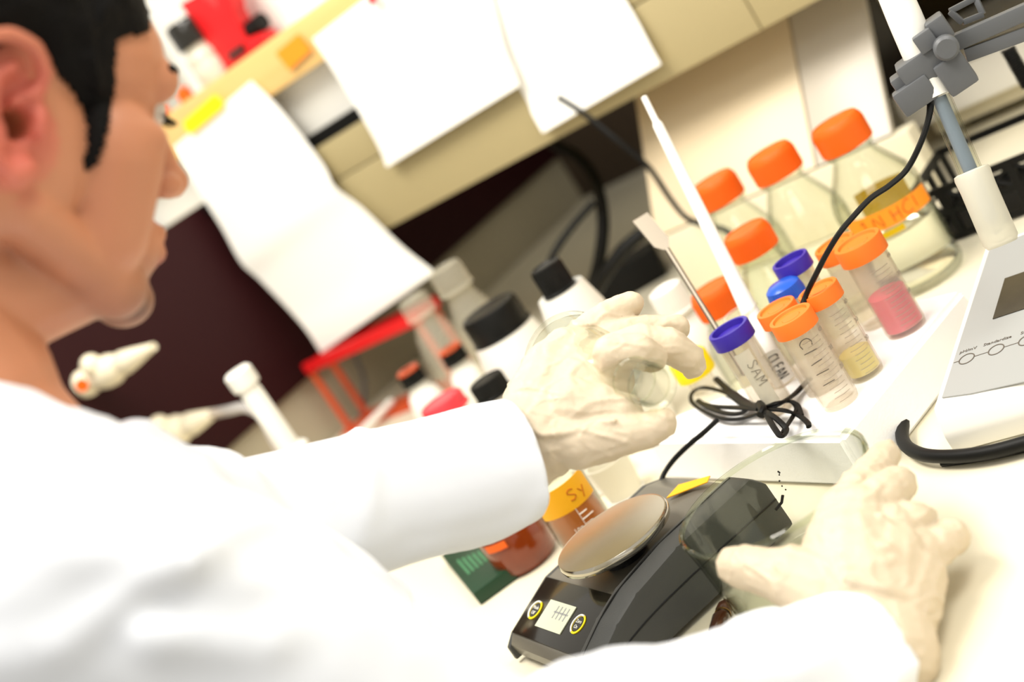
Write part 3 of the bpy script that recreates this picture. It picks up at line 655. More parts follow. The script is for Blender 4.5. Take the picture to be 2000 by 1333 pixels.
dp = obj('display_panel', bx((.003, .001, .0003), (x0 - .001, .0535, .0016), dm, .0006), K['blackgloss'], t)
lc = obj('lcd', bx((.034, .012, .0017), (.078, .036, .0024), dm), K['lcd'], dp)
for i, (cx, s1, s2) in enumerate(((.0195, 'Mode', 'Off'), (.0945, 'Zero', 'On'))):
    b = bmesh.new(); lathe(b, [(.0066, .0017), (.0083, .0017), (.0083, .0024), (.0066, .0024), (.0066, .0017)], 32, dm @ M.Translation((cx, .024, 0)))
    o = obj('button_ring', b, K['inkwhite'] if i == 2 else K['yellow'], dp)
    b = bmesh.new(); lathe(b, [(0, .0017), (.0062, .0017), (.006, .0023), (0, .0024)], 32, dm @ M.Translation((cx, .024, 0))); obj('button', b, K['blackgloss'], dp)
    b = bmesh.new(); text(b, s1, .0042, dm @ M.Translation((cx, .0248, .0026)), .0001, 'CENTER'); text(b, s2, .0042, dm @ M.Translation((cx, .0202, .0026)), .0001, 'CENTER')
    obj('button_lettering', b, K['inkwhite'], dp, smooth=False)
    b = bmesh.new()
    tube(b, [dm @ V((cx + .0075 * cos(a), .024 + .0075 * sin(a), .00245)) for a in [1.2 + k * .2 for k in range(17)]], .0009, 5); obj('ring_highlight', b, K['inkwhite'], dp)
b = bmesh.new()
for k in range(4): box(b, (.052 + k * .006, .022, .00245), (.0535 + k * .006, .033, .0026), dm); box(b, (.050 + k * .006, .0268, .00245), (.0555 + k * .006, .0282, .0026), dm)
obj('lcd_digits', b, K['silver'], lc, smooth=False)
pc = proj_c = None
pw = bm_.inverted() @ PZ(1194, 1040, Z0 + .066)
obj('pan_support', lt([(0, .043), (.018, .043), (.016, .058), (0, .058)], 32, M.Translation((pw.x, pw.y, 0))), K['black'], t)
obj('pan', lt([(0, .0575), (.044, .0575), (.0478, .0595), (.0485, .062), (.0485, .0645), (.0475, .0662), (.046, .0660), (0, .0656)], 72, M.Translation((pw.x, pw.y, 0))), K['steel'], t)
ya = [bm_.inverted() @ PZ(x, y, Z0 + .0455) for x, y in ((1306, 980), (1330, 955), (1398, 932), (1386, 950))]
yb = bmesh.new(); prism(yb, [(p.x, min(p.y, Lb - .004), .0405 + .005 * min(1, max(0, (p.y - .055) / .11))+ .0032) for p in ya], (0, 0, .0008)); obj('yellow_label', yb, K['tapey'], t, smooth=False)
for x, y in ((.015, .015), (W - .02, .015), (.015, Lb - .02), (W - .02, Lb - .02)):
    obj('foot', lt([(0, .0003), (.008, .0003), (.008, .0065), (0, .0065)], 20, M.Translation((x, y, 0))), K['black'], t)

# ================================================================== GLASS DISH
# crystallising dish tipped a little by the hand that holds it
rc = PD(1505, 957, .965); bc = PD(1548, 1088, .965)
axis = V((0, 0, 1)); Rr_ = 205 * .965 / FPX
rim = rc; hgt = rim.z - Z0
t = thing('glass_dish', 'large round clear glass dish held down by the right glove beside the balance', 'dish', (rim.x, rim.y, Z0))
g = .0020; Hh = hgt
obj('dish_body', lt([(0, .0008), (Rr_ * .72, .0008), (Rr_ * .86, .003), (Rr_ * .93, .012), (Rr_ * .97, Hh * .7), (Rr_, Hh - .003), (Rr_ - .0006, Hh), (Rr_ - g, Hh - .001), (Rr_ * .97 - g, Hh * .7), (Rr_ * .93 - g, .013), (Rr_ * .84, .006), (0, .0045)], 96), K['glass'], t)
obj('rim', lt([(Rr_ - g - .0004, Hh - .003), (Rr_ + .0004, Hh - .003), (Rr_ + .0006, Hh), (Rr_ - g / 2, Hh + .0012), (Rr_ - g - .0006, Hh), (Rr_ - g - .0004, Hh - .003)], 96), K['glassg'], t)
mm = M.Translation(V((-rim.x, -rim.y, -Z0)))
b = bmesh.new()
def dish_pt(x, y):   # where the ink sits on the far inner wall
    d = ray(x, y); o = CP - V((rim.x, rim.y, 0)); rr = Rr_ * .965 - g - .0008
    a_, b_, c_ = d.x ** 2 + d.y ** 2, o.x * d.x + o.y * d.y, o.x ** 2 + o.y ** 2 - rr ** 2
    s = (-b_ + math.sqrt(max(0, b_ * b_ - a_ * c_))) / a_; return mm @ (CP + d * s)
for pts, r in (([(1519, 921), (1523, 924), (1522, 929)], .0007), ([(1522, 939), (1523, 941)], .0007), ([(1527, 949), (1528, 951)], .0006), ([(1534, 956), (1535, 958)], .0006), ([(1529, 968), (1527, 982), (1515, 997)], .0012)):
    tube(b, [dish_pt(x, y) for x, y in pts], r, 5)
obj('ink_mark', b, K['ink'], t)

# ================================================================== METER AT THE RIGHT
t = thing('bench_meter', 'white bench meter with silver panel, dark screen and round keys at the right edge', 'meter', (-.36, .97, Z0))
xl = -.463
b = bmesh.new(); prism(b, [(xl, .862, Z0 + .0005), (xl, .861, Z0 + .016), (xl, .868, Z0 + .036), (xl, 1.088, Z0 + .0605), (xl, 1.098, Z0 + .055), (xl, 1.10, Z0 + .0005)], (.24, 0, 0), .003)
objw('housing', b, K['white'], t)
ms = math.atan2(.0245, .220); mmx = M.Translation((xl, .868, Z0 + .0362)) @ M.Rotation(ms, 4, 'X')
pb = bmesh.new(); pl = [(.006, .010), (.03, .004), (.07, -.001), (.12, -.003), (.17, -.001), (.21, .004), (.234, .010), (.234, .214), (.006, .214)]
prism(pb, [mmx @ V((x, y, .0002)) for x, y in pl], mmx.to_3x3() @ V((0, 0, .001)))
pn = objw('membrane_panel', pb, K['silver'], t, smooth=False)
im = mmx.inverted()
def onp(x, y):
    d = ray(x, y); n = mmx.to_3x3() @ V((0, 0, 1)); s = (mmx.translation - CP).dot(n) / d.dot(n); return im @ (CP + d * s)
s0 = onp(1941, 627); s1 = onp(1972, 545)
objw('screen', bx((s0.x, s0.y, .0013), (s0.x + .13, s1.y, .0019), mmx), K['lcddark'], pn)
k0 = onp(1890, 703); k1 = onp(1947, 687); st = k1.x - k0.x; ky = (k0.y + k1.y) / 2
for i, s in enumerate(('pH/mV', 'Standardize', 'Setup', 'Enter')):
    b = bmesh.new(); lathe(b, [(.0056, .0012), (.0064, .0012), (.0064, .0016), (.0056, .0016), (.0056, .0012)], 32, mmx @ M.Translation((k0.x + st * i, ky, 0)))
    objw('key_ring', b, K['inkgrey'], pn)
    b = bmesh.new(); text(b, s, .0048, mmx @ M.Translation((k0.x + st * i - .001, ky + .010, .0014)), .0001, 'CENTER'); objw('key_lettering', b, K['inkgrey'], pn, smooth=False)
b = bmesh.new()
for i in range(-1, 4): box(b, (k0.x + st * i + (.0066 if i >= 0 else .006), ky - .0003, .0012), (k0.x + st * (i + 1) - .0066, ky + .0003, .0015), mmx) if i >= 0 else box(b, (.007, ky - .0003, .0012), (k0.x - .0066, ky + .0003, .0015), mmx)
objw('key_line', b, K['inkgrey'], pn, smooth=False)

# electrode, clamp and arm
ec = 1.035
e0, e1, e2_, e3, e4 = PD(1735, -40, ec), PD(1800, 112, ec), PD(1845, 185, ec), PD(1903, 335, ec), PD(1958, 478, ec)
ax = (e4 - e0).normalized()
t = thing('electrode', 'pen shaped electrode with white head and frosted storage cap held in the grey clamp', 'electrode', e4)
L = lambda p: (p - e0).dot(ax)
em = along(e0, e4)
objw('head', lt([(0, -.01), (.0115, -.01), (.0125, .03), (.0125, L(e1)), (.010, L(e1) + .006), (.0095, L(e2_) - .001), (0, L(e2_) - .001)], 40, em), K['white'], t)
objw('core', lt([(0, L(e2_)), (.0052, L(e2_)), (.0052, L(e4) - .02), (0, L(e4) - .016)], 24, em), K['bluegrey'], t)
objw('shaft', lt([(.0085, L(e2_)), (.0085, L(e4) - .012), (0, L(e4) - .008), (0, L(e4) - .0095), (.0075, L(e4) - .014), (.0075, L(e2_))], 32, em), K['glass'], t)
objw('storage_cap', lt([(.0098, L(e3) - .002), (.0128, L(e3) - .001), (.0134, L(e3) + .002), (.0128, L(e3) + .012), (.0130, L(e4) - .004), (.011, L(e4)), (0, L(e4) + .0005), (0, L(e4) - .002), (.0098, L(e4) - .004)], 40, em), K['frost'], t)
# clamp: blocks around the shaft; arm to the right, on a pole outside the frame
cm = frame(CR, CU, -fw, PD(1812, 118, ec)); cm = M.Translation(PD(1812, 118, ec)) @ M.Rotation(R_(20), 4, 'Z') @ M.Rotation(R_(-6), 4, 'Y')
t = thing('electrode_holder', 'grey plastic electrode holder arm with a blocky clamp at upper right', 'holder', PD(1812, 118, ec))
cl = bmesh.new()
box(cl, (-.022, -.014, -.012), (.020, .014, .010), cm, .003); box(cl, (-.034, -.016, -.024), (-.006, -.002, -.004), cm, .0025); box(cl, (.0, -.019, -.030), (.022, .0, -.004), cm, .0025)
box(cl, (-.030, -.008, -.010), (-.016, .012, .004), cm, .002); box(cl, (.012, -.012, .006), (.026, .010, .024), cm, .002); box(cl, (.000, -.017, .008), (.014, -.008, .022), cm, .0015)
clamp = objw('clamp', cl, K['greyarm'], t)
b = bmesh.new(); lathe(b, [(0, 0), (.008, 0), (.009, .003), (.009, .010), (.007, .012), (0, .012)], 24, cm @ M.Translation((.016, -.014, .004)) @ M.Rotation(pi / 2, 4, 'X')); objw('knob', b, K['greyarm'], clamp)
pole = V((-.14, 1.12, Z0))
ab = bmesh.new(); pa = PD(1850, 90, ec + .01); pb_ = PD(2010, 18, ec + .02)
def bar_(bm, a, b_, w_, h_): 
    m = along(a, b_); box(bm, (-w_, -h_, 0), (w_, h_, (V(b_) - V(a)).length), m, .001)
pe = V((pole.x, pole.y, pb_.z + (pb_ - pa).z * 1.3))
bar_(ab, pa, pe, .005, .006); pa2 = PD(1885, 108, ec + .01); pe2 = pe - V((0, 0, .03)); bar_(ab, pa2, pe2, .004, .005)
objw('upper_arm', ab, K['greyarm'], t)
sb = bmesh.new(); P0 = PD(1940, 62, ec + .005); P1 = PD(2000, 35, ec + .005)
for k in range(3): bar_(sb, pa.lerp(pe, .2 + k * .2), pa2.lerp(pe2, .35 + k * .2), .002, .002)
objw('strut', sb, K['black'], t)
cg = bmesh.new()
for a, c in (((1855, 22), (1905, -4)), ((1905, -4), (1920, 28)), ((1920, 28), (1880, 44)), ((1880, 44), (1855, 22))): bar_(cg, PD(*a, ec + .02), PD(*c, ec + .02), .0022, .0022)
objw('cable_guide', cg, K['greyarm'], t)
b = bmesh.new(); lathe(b, [(0, .0005), (.06, .0005), (.06, .012), (.02, .018), (.007, .02), (.007, pe.z - Z0 + .02), (0, pe.z - Z0 + .02)], 32, M.Translation(pole)); objw('stand', b, K['greyarm'], t)
sp_ = bmesh.new(); s0_, s1_ = PD(1968, 95, 1.3), PD(2010, 170, 1.3); mS = along(s0_, s1_); LS = (s1_ - s0_).length
tube(sp_, [mS @ V((.006 * cos(k * .8), .006 * sin(k * .8), LS * k / 140)) for k in range(141)], .0011, 5)
objw('coil_spring', sp_, K['black'], t)

# white instrument at the back right
il = PY(1738, 196, 1.64)
t = thing('white_instrument', 'white boxy instrument with a bright overhanging lid behind the electrode', 'instrument', (il.x + .2, 1.5, Z0))
zt_ = PY(1740, 190, 1.64).z; zl_ = PY(1785, 258, 1.64).z
objw('lid', bx((il.x, 1.64, zl_), (il.x + .5, 1.94, zt_), None, .008), K['white'], t)
objw('housing', bx((il.x + .02, 1.665, Z0 + .012), (il.x + .48, 1.92, zl_ - .001), None, .006), K['cream'], t)
for x in (.05, .43): objw('foot', bx((il.x + x, 1.70, Z0 + .0005), (il.x + x + .03, 1.73, Z0 + .0115)), K['black'], t)
# black lattice basket
p = PZ(1850, 440, Z0 + .02); gx, gy = p.x - .03, p.y
t = thing('lattice_basket', 'black plastic lattice basket on the bench behind the storage cap of the electrode', 'basket', (gx + .1, gy, Z0))
b = bmesh.new()
for z in (.002, .028, .052): box(b, (gx, gy, Z0 + z), (gx + .3, gy + .005, Z0 + z + .007))
for k in range(9): box(b, (gx + k * .036, gy - .0005, Z0 + .002), (gx + k * .036 + .008, gy + .0055, Z0 + .058))
for k in range(8): tube(b, [(gx + k * .036 + .004, gy + .002, Z0 + .03), (gx + (k + 1) * .036 + .004, gy + .002, Z0 + .055)], .002, 6); tube(b, [(gx + k * .036 + .004, gy + .002, Z0 + .055), (gx + (k + 1) * .036 + .004, gy + .002, Z0 + .03)], .002, 6)
objw('front_lattice', b, K['black'], t, smooth=False)
b = bmesh.new()
for z in (.002, .052): box(b, (gx, gy + .0055, Z0 + z), (gx + .006, gy + .13, Z0 + z + .007)); box(b, (gx, gy + .13, Z0 + z), (gx + .3, gy + .136, Z0 + z + .007))
for k in range(5): box(b, (gx, gy + .02 + k * .028, Z0 + .002), (gx + .006, gy + .026 + k * .028, Z0 + .058))
objw('side_lattice', b, K['black'], t, smooth=False)
objw('floor_tray', bx((gx + .007, gy + .006, Z0 + .0005), (gx + .295, gy + .129, Z0 + .003)), K['black'], t)

# ================================================================== THINGS BEHIND THE BALANCE
p = PZ(1098, 1072, Z0); p = V((-.792, .845, Z0))
t = thing('beaker', 'small glass beaker with amber tape and white scale, pale brown liquid, behind the balance pan', 'beaker', p)
br = .026
obj('beaker_body', lt([(0, .0006), (br * .9, .0006), (br, .004), (br, .098), (br + .002, .101), (br + .001, .102), (br - .0012, .098), (br - .0012, .005), (br * .85, .003), (0, .003)], 56), K['glass'], t)
obj('liquid', lt([(0, .0034), (br - .0018, .0055), (br - .0018, .062), (0, .062)], 48), K['brownliq'], t)
va = VIEW(t); arc_band(t, 'tape_label', br + .0004, .060, .084, va - 1.15, va + 1.1, 'tapey')
b = bmesh.new(); hand(b, 'Sy', .010, lambda u, v: V(((br + .0012) * cos(va + .1 + u / br), (br + .0012) * sin(va + .1 + u / br), .067 + v)), .0005); obj('lettering', b, K['inkor'], t)
b = bmesh.new()
for k in range(9):
    z = .012 + k * .0052; a0 = va + .1; a1 = va + (.55 if k % 2 else .4)
    tube(b, [V(((br + .0004) * cos(a0 + (a1 - a0) * j / 5), (br + .0004) * sin(a0 + (a1 - a0) * j / 5), z)) for j in range(6)], .0005, 4)
tube(b, [V(((br + .0004) * cos(va + .1), (br + .0004) * sin(va + .1), .01 + k * .01)) for k in range(6)], .0004, 4)
for z in (.02, .04): text(b, '50' if z < .03 else '100', .007, M.Translation(((br + .0006) * cos(va - .35), (br + .0006) * sin(va - .35), z)) @ M.Rotation(va - .35 + pi / 2, 4, 'Z') @ M.Rotation(pi / 2, 4, 'X'), .0001)
obj('graduation', b, K['inkwhite'], t, smooth=False)
p = PZ(1012, 1108, Z0); p = p + V((.012, .006, 0))
t = thing('amber_jar', 'reddish brown glass jar between the green box and the balance, under the left cuff', 'jar', p)
obj('jar_body', lt([(0, .0006), (.026, .0006), (.031, .006), (.032, .014), (.032, .040), (.029, .046), (.022, .050), (.022, .052), (0, .052)], 48), K['amber'], t)
obj('jar_lid', lt([(0, .0525), (.024, .0525), (.024, .064), (.022, .066), (0, .066)], 48, None, (0, .0008, .052, .065)), K['white'], t)
va = VIEW(t); arc_band(t, 'orange_label', .0326, .034, .041, va - 1.0, va - .3, 'orange')
p = PZ(940, 1184, Z0)
gm = M.Translation(p) @ M.Rotation(math.atan2(.77, .64), 4, 'Z')
t = thing('green_box', 'dark green printed carton corner showing beneath the left sleeve', 'box', mtx=gm)
obj('carton', bx((.0, .0, .0006), (.042, .15, .014), None, .001), K['green'], t)
b = bmesh.new()
for k in range(6): box(b, (.008 + k * .005, .05, .0141), (.0105 + k * .005, .105 - k * .004, .0143))
obj('print', b, K['greenprint'], t, smooth=False)
p = PZ(1205, 935, Z0 + .02)
t = thing('plastic_cup', 'small white plastic cup on the bench between the wrist and the balance lead', 'cup', (p.x, p.y, Z0))
obj('cup_body', lt([(0, .0006), (.017, .0006), (.021, .04), (.0215, .041), (.020, .041), (.0162, .003), (0, .003)], 40), K['frost'], t)
obj('base_ring', lt([(.0172, .001), (.019, .001), (.019, .004), (.0176, .004)], 40), K['white'], t)
p = PZ(1165, 915, Z0 + .02)
t = thing('plastic_cup', 'small white plastic cup right against the wrist, next to the beaker tape', 'cup', (p.x, p.y, Z0))
obj('cup_body', lt([(0, .0006), (.020, .0006), (.024, .034), (.0245, .035), (.023, .035), (.0192, .003), (0, .003)], 40), K['white'], t)
obj('base_ring', lt([(.0202, .001), (.022, .001), (.022, .004), (.0206, .004)], 40), K['white'], t)
# brown glass ampoule in front of the dish
a = PZ(1418, 1178, Z0 + .007); e = PZ(1396, 1262, Z0 + .007); m = along(a, e); L_ = (e - a).length
t = thing('ampoule', 'dark brown glass ampoule lying on the bench between balance and glass dish', 'ampoule', mtx=m)
obj('ampoule_body', lt([(0, L_), (.006, L_ - .003), (.007, L_ - .012), (.007, L_ * .4), (.005, L_ * .32), (.0045, L_ * .28), (.006, L_ * .22), (.0055, L_ * .1), (.003, 0), (0, -.001)], 24), K['darkamber'], t)
obj('score_ring', lt([(.0052, L_ * .3), (.006, L_ * .3), (.006, L_ * .27), (.0052, L_ * .27)], 24), K['brass'], t)

# ================================================================== THE MAN
def CL(lst): return [(PD(x, y, t), r) for x, y, t, r in lst]
al = R_(41)
ti = R_(-2)
hz = CR * sin(ti) + CU * cos(ti)
hy = (CR * cos(ti) - CU * sin(ti)) * cos(al) + fw * sin(al)
hx = hy.cross(hz)
HO = PD(52, 232, .70) - hx * .070
HM = frame(hx, hy, hz, HO)
man = thing('person', 'black haired man in white lab coat and latex gloves leaning over the bench', 'person', (-.75, .15, 0))
nb = PD(-120, 790, .735)            # base of the neck
SR, SL = (130, 1107, .62), (330, 1010, .84)
ER, WR = (1000, 1530, .67), (1720, 1262, .825)
EL, WL = (480, 1045, .88), (1035, 880, .965)
# ---- body: one continuous surface
b = bmesh.new()
def hb(c, r): ball(b, c, r, HM, 24)
def hc(a, c, ra, rb): capsule(b, HM @ V(a), HM @ V(c), ra, rb, 16)
hb((0, -.008, .045), (.074, .094, .084)); hb((0, .046, .040), (.067, .058, .056))
hc((0, .042, .0), (0, .048, -.046), .054, .043)
for s in (-1, 1):
    hc((s * .041, .055, -.010), (s * .031, .053, -.050), .031, .028); hb((s * .053, .060, -.004), (.017, .024, .015))
    hc((s * .056, .002, -.045), (s * .022, .066, -.081), .017, .018); hb((s * .033, .078, .016), (.012, .011, .012))
    hb((s * .055, -.01, -.01), (.018, .05, .05)); hc((s * .028, .083, .005), (s * .042, .074, -.02), .010, .012)
hb((0, .081, -.087), (.021, .017, .016)); hc((-.038, .086, .032), (.038, .086, .032), .0135, .0135); hb((0, .088, .03), (.016, .012, .02))
hc((0, .094, .026), (0, .110, -.013), .0075, .0095); hb((0, .1120, -.018), (.0115, .0120, .0105))
for s in (-1, 1): hb((s * .0120, .103, -.022), (.0080, .011, .008))
hb((0, .073, -.056), (.033, .029, .028)); hc((-.017, .0955, -.050), (.017, .0955, -.050), .0055, .0055); hc((0, .099, -.049), (0, .0995, -.0495), .006, .006); hc((-.015, .0945, -.061), (.015, .0945, -.061), .0068, .0068); hb((0, .086, -.071), (.02, .008, .006))
hc((0, .052, -.068), (0, -.03, -.085), .033, .05)
# neck and hidden torso and arms
hc((0, -.030, -.03), (0, -.05, -.10), .056, .055)
capsule(b, HM @ V((0, -.05, -.09)), nb, .055, .062, 18)
chest = PD(150, 1240, .74); pel = V((-.80, .10, .62))
capsule(b, nb, chest, .054, .08, 18); capsule(b, chest, pel, .08, .10, 18)
for S, E_, W_ in ((SR, ER, WR), ((320, 1110, .85), EL, WL)):
    S, E_, W_ = PD(*S), PD(*E_), PD(*W_)
    capsule(b, chest.lerp(nb, .4), S, .05, .042, 16); capsule(b, S, E_, .042, .034, 16); capsule(b, E_, W_, .034, .023, 16)
hips = V((-.80, .06, .60))
for s in (-1, 1):
    k = hips + V((s * .10 + .1, .26, -.04)); capsule(b, hips + V((s * .08, 0, 0)), k, .075, .055, 16); f_ = k + V((0, -.02, -.44)); capsule(b, k, f_, .052, .038, 16); capsule(b, f_, f_ + V((0, .16, -.07)), .036, .028, 16)
# ears: shell with a raised rim, hollow and lobe
for s in (1, -1):
    ex = lambda x, y, z: V((s * x, y, z))
    hb(ex(.073, -.012, .0), (.006, .016, .024))
    rimp = [(.076, .004, .012), (.080, .006, .022), (.084, .0, .033), (.087, -.012, .037), (.090, -.026, .034), (.091, -.035, .022), (.089, -.036, .006), (.085, -.030, -.010), (.081, -.020, -.022), (.078, -.010, -.031)]
    for (p0, p1) in zip(rimp, rimp[1:]): hc(ex(*p0), ex(*p1), .0042, .0042)
    hc(ex(.078, -.010, -.030), ex(.077, -.004, -.026), .0068, .006)
    ant = [(.082, -.010, .024), (.084, -.020, .016), (.083, -.022, .0), (.080, -.016, -.014)]
    for (p0, p1) in zip(ant, ant[1:]): hc(ex(*p0), ex(*p1), .0032, .0032)
    hc(ex(.078, .0035, .002), ex(.079, .0025, -.008), .0042, .0042); hc(ex(.079, .002, .012), ex(.080, -.010, .006), .003, .003)
body_bm = remesh(b, .0025, 4, .5)
HI = HM.inverted()
for v in body_bm.verts:      # hollow of the ears
    p = HI @ v.co
    if abs(p.x) > .055 and abs(p.y) < .06 and abs(p.z) < .06:
        k = max(0, 1 - ((p.y + .008) ** 2 + (p.z + .004) ** 2) ** .5 / .0085); k2 = max(0, 1 - ((p.y + .012) ** 2 + (p.z - .002) ** 2 * .6) ** .5 / .017)
        v.co -= hx * ((.022 * min(1, k * 2) + .006 * k2) * (1 if p.x > 0 else -1) * (1 if abs(p.x) < .0815 else 0))
# real skin colour differences: red ears, beard shadow, lips
HI = HM.inverted()
skin = mat('skin', (205, 140, 108), .5, sss=.12); nt = skin.node_tree
at = nt.nodes.new('ShaderNodeAttribute'); at.attribute_name = 'skin_tone'; nt.links.new(at.outputs['Color'], nt.nodes['Principled BSDF'].inputs['Base Color'])
SK, RED, BRD, LIP = (V(lin(c)) for c in ((196, 132, 98), (206, 104, 88), (96, 68, 54), (176, 92, 84)))
me = bpy.data.meshes.new('body'); body_bm.to_mesh(me)
ca = me.color_attributes.new('skin_tone', 'FLOAT_COLOR', 'POINT')
for v in me.vertices:
    p = HI @ v.co; ax_ = abs(p.x); c = SK.copy()
    e = math.sqrt((ax_ - .082) ** 2 * 2 + (p.y + .016) ** 2 + p.z ** 2); k = max(0, min(1, (.052 - e) / .026)); k *= 1 if ax_ > .070 else 0
    c = c.lerp(RED, .85 * k)
    n_ = noise.noise(p * 60) * .3 + .7
    k = max(0, 1 - math.sqrt((p.y - .086) ** 2 + (p.z + .086) ** 2 + ax_ ** 2 * .3) / .034) * n_
    k2 = max(0, 1 - abs(p.z + .094 + (.06 - p.y) * -.45) / .022) * (1 if -.02 < p.y < .09 else 0) * .45 * n_
    c = c.lerp(BRD, min(.85, 1.3 * k + k2))
    k = 1 if (p.y > .091 and -.070 < p.z < -.043 and ax_ < .02) else 0; c = c.lerp(LIP, .6 * k)
    ca.data[v.index].color = (*c, 1)
me.materials.append(skin)
for p in me.polygons: p.use_smooth = True
body = bpy.data.objects.new('body', me); COL.objects.link(body); body.parent = man; body.matrix_parent_inverse = WM[man.name].inverted()
# eyes, brows, lashes
for s in (-1, 1):
    eb = bmesh.new(); ball(eb, (s * .033, .0835, .016), .0105, HM); objw('eye', eb, K['eyewhite'], man)
    eb = bmesh.new(); chain(eb, [(HM @ V((s * .014, .1000, .033)), .0032), (HM @ V((s * .030, .1000, .039)), .0048), (HM @ V((s * .048, .0905, .037)), .003)])
    objw('eyebrow', remesh(eb, .0014, 1), K['hair'], man)
    eb = bmesh.new()
    for k in range(7):
        x = s * (.024 + k * .0035); tube(eb, [HM @ V((x, .0945 - k * k * .0002, .012)), HM @ V((x * 1.02, .1015 - k * k * .0002, .0085))], [.0008, .0003], 4)
    tube(eb, [HM @ V((s * (.023 + k * .0038), .0950 - k * k * .0002, .0122)) for k in range(7)], .0010, 4)
    objw('eyelash', eb, K['hair'], man)
# hair: scalp region of the head lifted into a short cut
line_px = [(285, -400), (287, 0), (291, 66), (262, 74), (232, 84), (226, 120), (226, 180), (216, 250), (205, 305), (190, 330), (172, 344), (160, 330), (165, 270), (160, 215), (135, 180), (108, 150), (96, 110), (70, 84), (30, 82), (-20, 110), (-60, 200), (-90, 330), (-130, 420), (-500, 420), (-500, -400)]
def inside(x, y, P):
    c = False; j = len(P) - 1
    for i in range(len(P)):
        (xi, yi), (xj, yj) = P[i], P[j]
        if (yi > y) != (yj > y) and x < (xj - xi) * (y - yi) / (yj - yi) + xi: c = not c
        j = i
    return c
def edge_d(x, y, P):
    return min((((x - (a[0] + (q_[0] - a[0]) * t)) ** 2 + (y - (a[1] + (q_[1] - a[1]) * t)) ** 2) for a, q_ in zip(P, P[1:]) for t in (0, .25, .5, .75, 1))) ** .5
keep = {}
body_bm.normal_update()
for v in body_bm.verts:
    p = HI @ v.co
    if p.z < -.05 or abs(p.x) > .0795 or p.z > .2 or p.y < -.14: continue
    px, py = proj(HM @ V((abs(p.x), p.y, p.z)))
    if abs(p.x) < .03 and p.y > .05:
        if p.z < .072: continue
    if inside(px, py, line_px): keep[v] = min(1, edge_d(px, py, line_px) / 60)
hbm = bmesh.new(); mp_ = {}
for v, d in keep.items():
    p = HI @ v.co
    th = .0012 + .010 * d * (1.0 if p.z > .02 else .7) * (1 + .35 * noise.noise(v.co * 90))
    mp_[v] = (hbm.verts.new(v.co + v.normal * th), hbm.verts.new(v.co - v.normal * .001))
for f in body_bm.faces:
    if all(v in keep for v in f.verts):
        hbm.faces.new([mp_[v][0] for v in f.verts]); hbm.faces.new([mp_[v][1] for v in reversed(f.verts)])
for e in body_bm.edges:
    fs = [f for f in e.link_faces if all(v in keep for v in f.verts)]
    if len(fs) == 1:
        a, c = e.verts
        try: hbm.faces.new((mp_[a][0], mp_[c][0], mp_[c][1], mp_[a][1]))
        except ValueError: pass
bmesh.ops.recalc_face_normals(hbm, faces=hbm.faces[:])
objw('hair', hbm, K['hair'], man)
body_bm.free()
# ---- lab coat
b = bmesh.new()
ctr = PD(150, 1260, .74)
def cc(lst): chain(b, CL(lst))
cc([(-40, 888, .74, .050), (90, 1010, .76, .056), (310, 1050, .82, .054), (*EL, .047), (760, 968, .93, .046), (1008, 902, .958, .0445)])
cc([(-70, 930, .72, .055), (40, 1085, .68, .060), (*SR, .066), (560, 1335, .635, .060), (1000, 1545, .665, .046), (1330, 1420, .74, .045), (1500, 1365, .78, .045), (1672, 1302, .818, .043)])
cc([(-70, 990, .75, .06), (150, 1260, .74, .10), (420, 1600, .76, .13)]); capsule(b, PD(420, 1600, .76), V((-.80, .10, .60)), .13, .16, 18)
capsule(b, V((-.80, .10, .60)), V((-.78, .14, .35)), .16, .19, 18)
cc([(100, 1130, .80, .07), (380, 1190, .84, .07), (560, 1310, .80, .08)])
cc([(40, 960, .79, .052), (240, 1080, .84, .058), (380, 1190, .86, .06)])
cc([(-165, 915, .72, .068), (20, 1130, .70, .09), (150, 1290, .74, .112)]); cc([(-165, 915, .72, .066), (-330, 1150, .66, .07), (-300, 1500, .66, .11)]); cc([(-300, 1500, .66, .11), (150, 1290, .74, .112)])
# folds
for f_ in ([(250, 862, .755, .012), (330, 905, .765, .014), (430, 975, .78, .012)], [(180, 1010, .60, .01), (330, 985, .605, .013), (470, 1040, .62, .01)], [(120, 1080, .565, .01), (320, 1090, .575, .014), (520, 1180, .595, .012)],
           [(300, 1240, .565, .01), (520, 1260, .585, .013), (700, 1230, .61, .008)],
           [(560, 920, .868, .008), (640, 1010, .87, .010), (660, 1100, .885, .006)], [(700, 1080, .905, .007), (850, 1010, .912, .009), (1000, 960, .935, .006)], [(720, 900, .895, .006), (860, 860, .915, .008), (985, 850, .93, .005)],
           [(1250, 1400, .70, .008), (1420, 1340, .735, .010), (1600, 1290, .78, .006)]):
    chain(b, CL(f_))
cbm = remesh(b, .005, 8, .5)
for v in cbm.verts:
    n_ = noise.noise(v.co * 11) * .003 + noise.noise(V((v.co.x * 8, v.co.y * 30, v.co.z * 22))) * .0016 + .004 * max(0, 1 - abs(noise.noise(V((v.co.x * 7 + 3, v.co.y * 10, v.co.z * 13)))) * 6)
    v.co += v.normal * n_
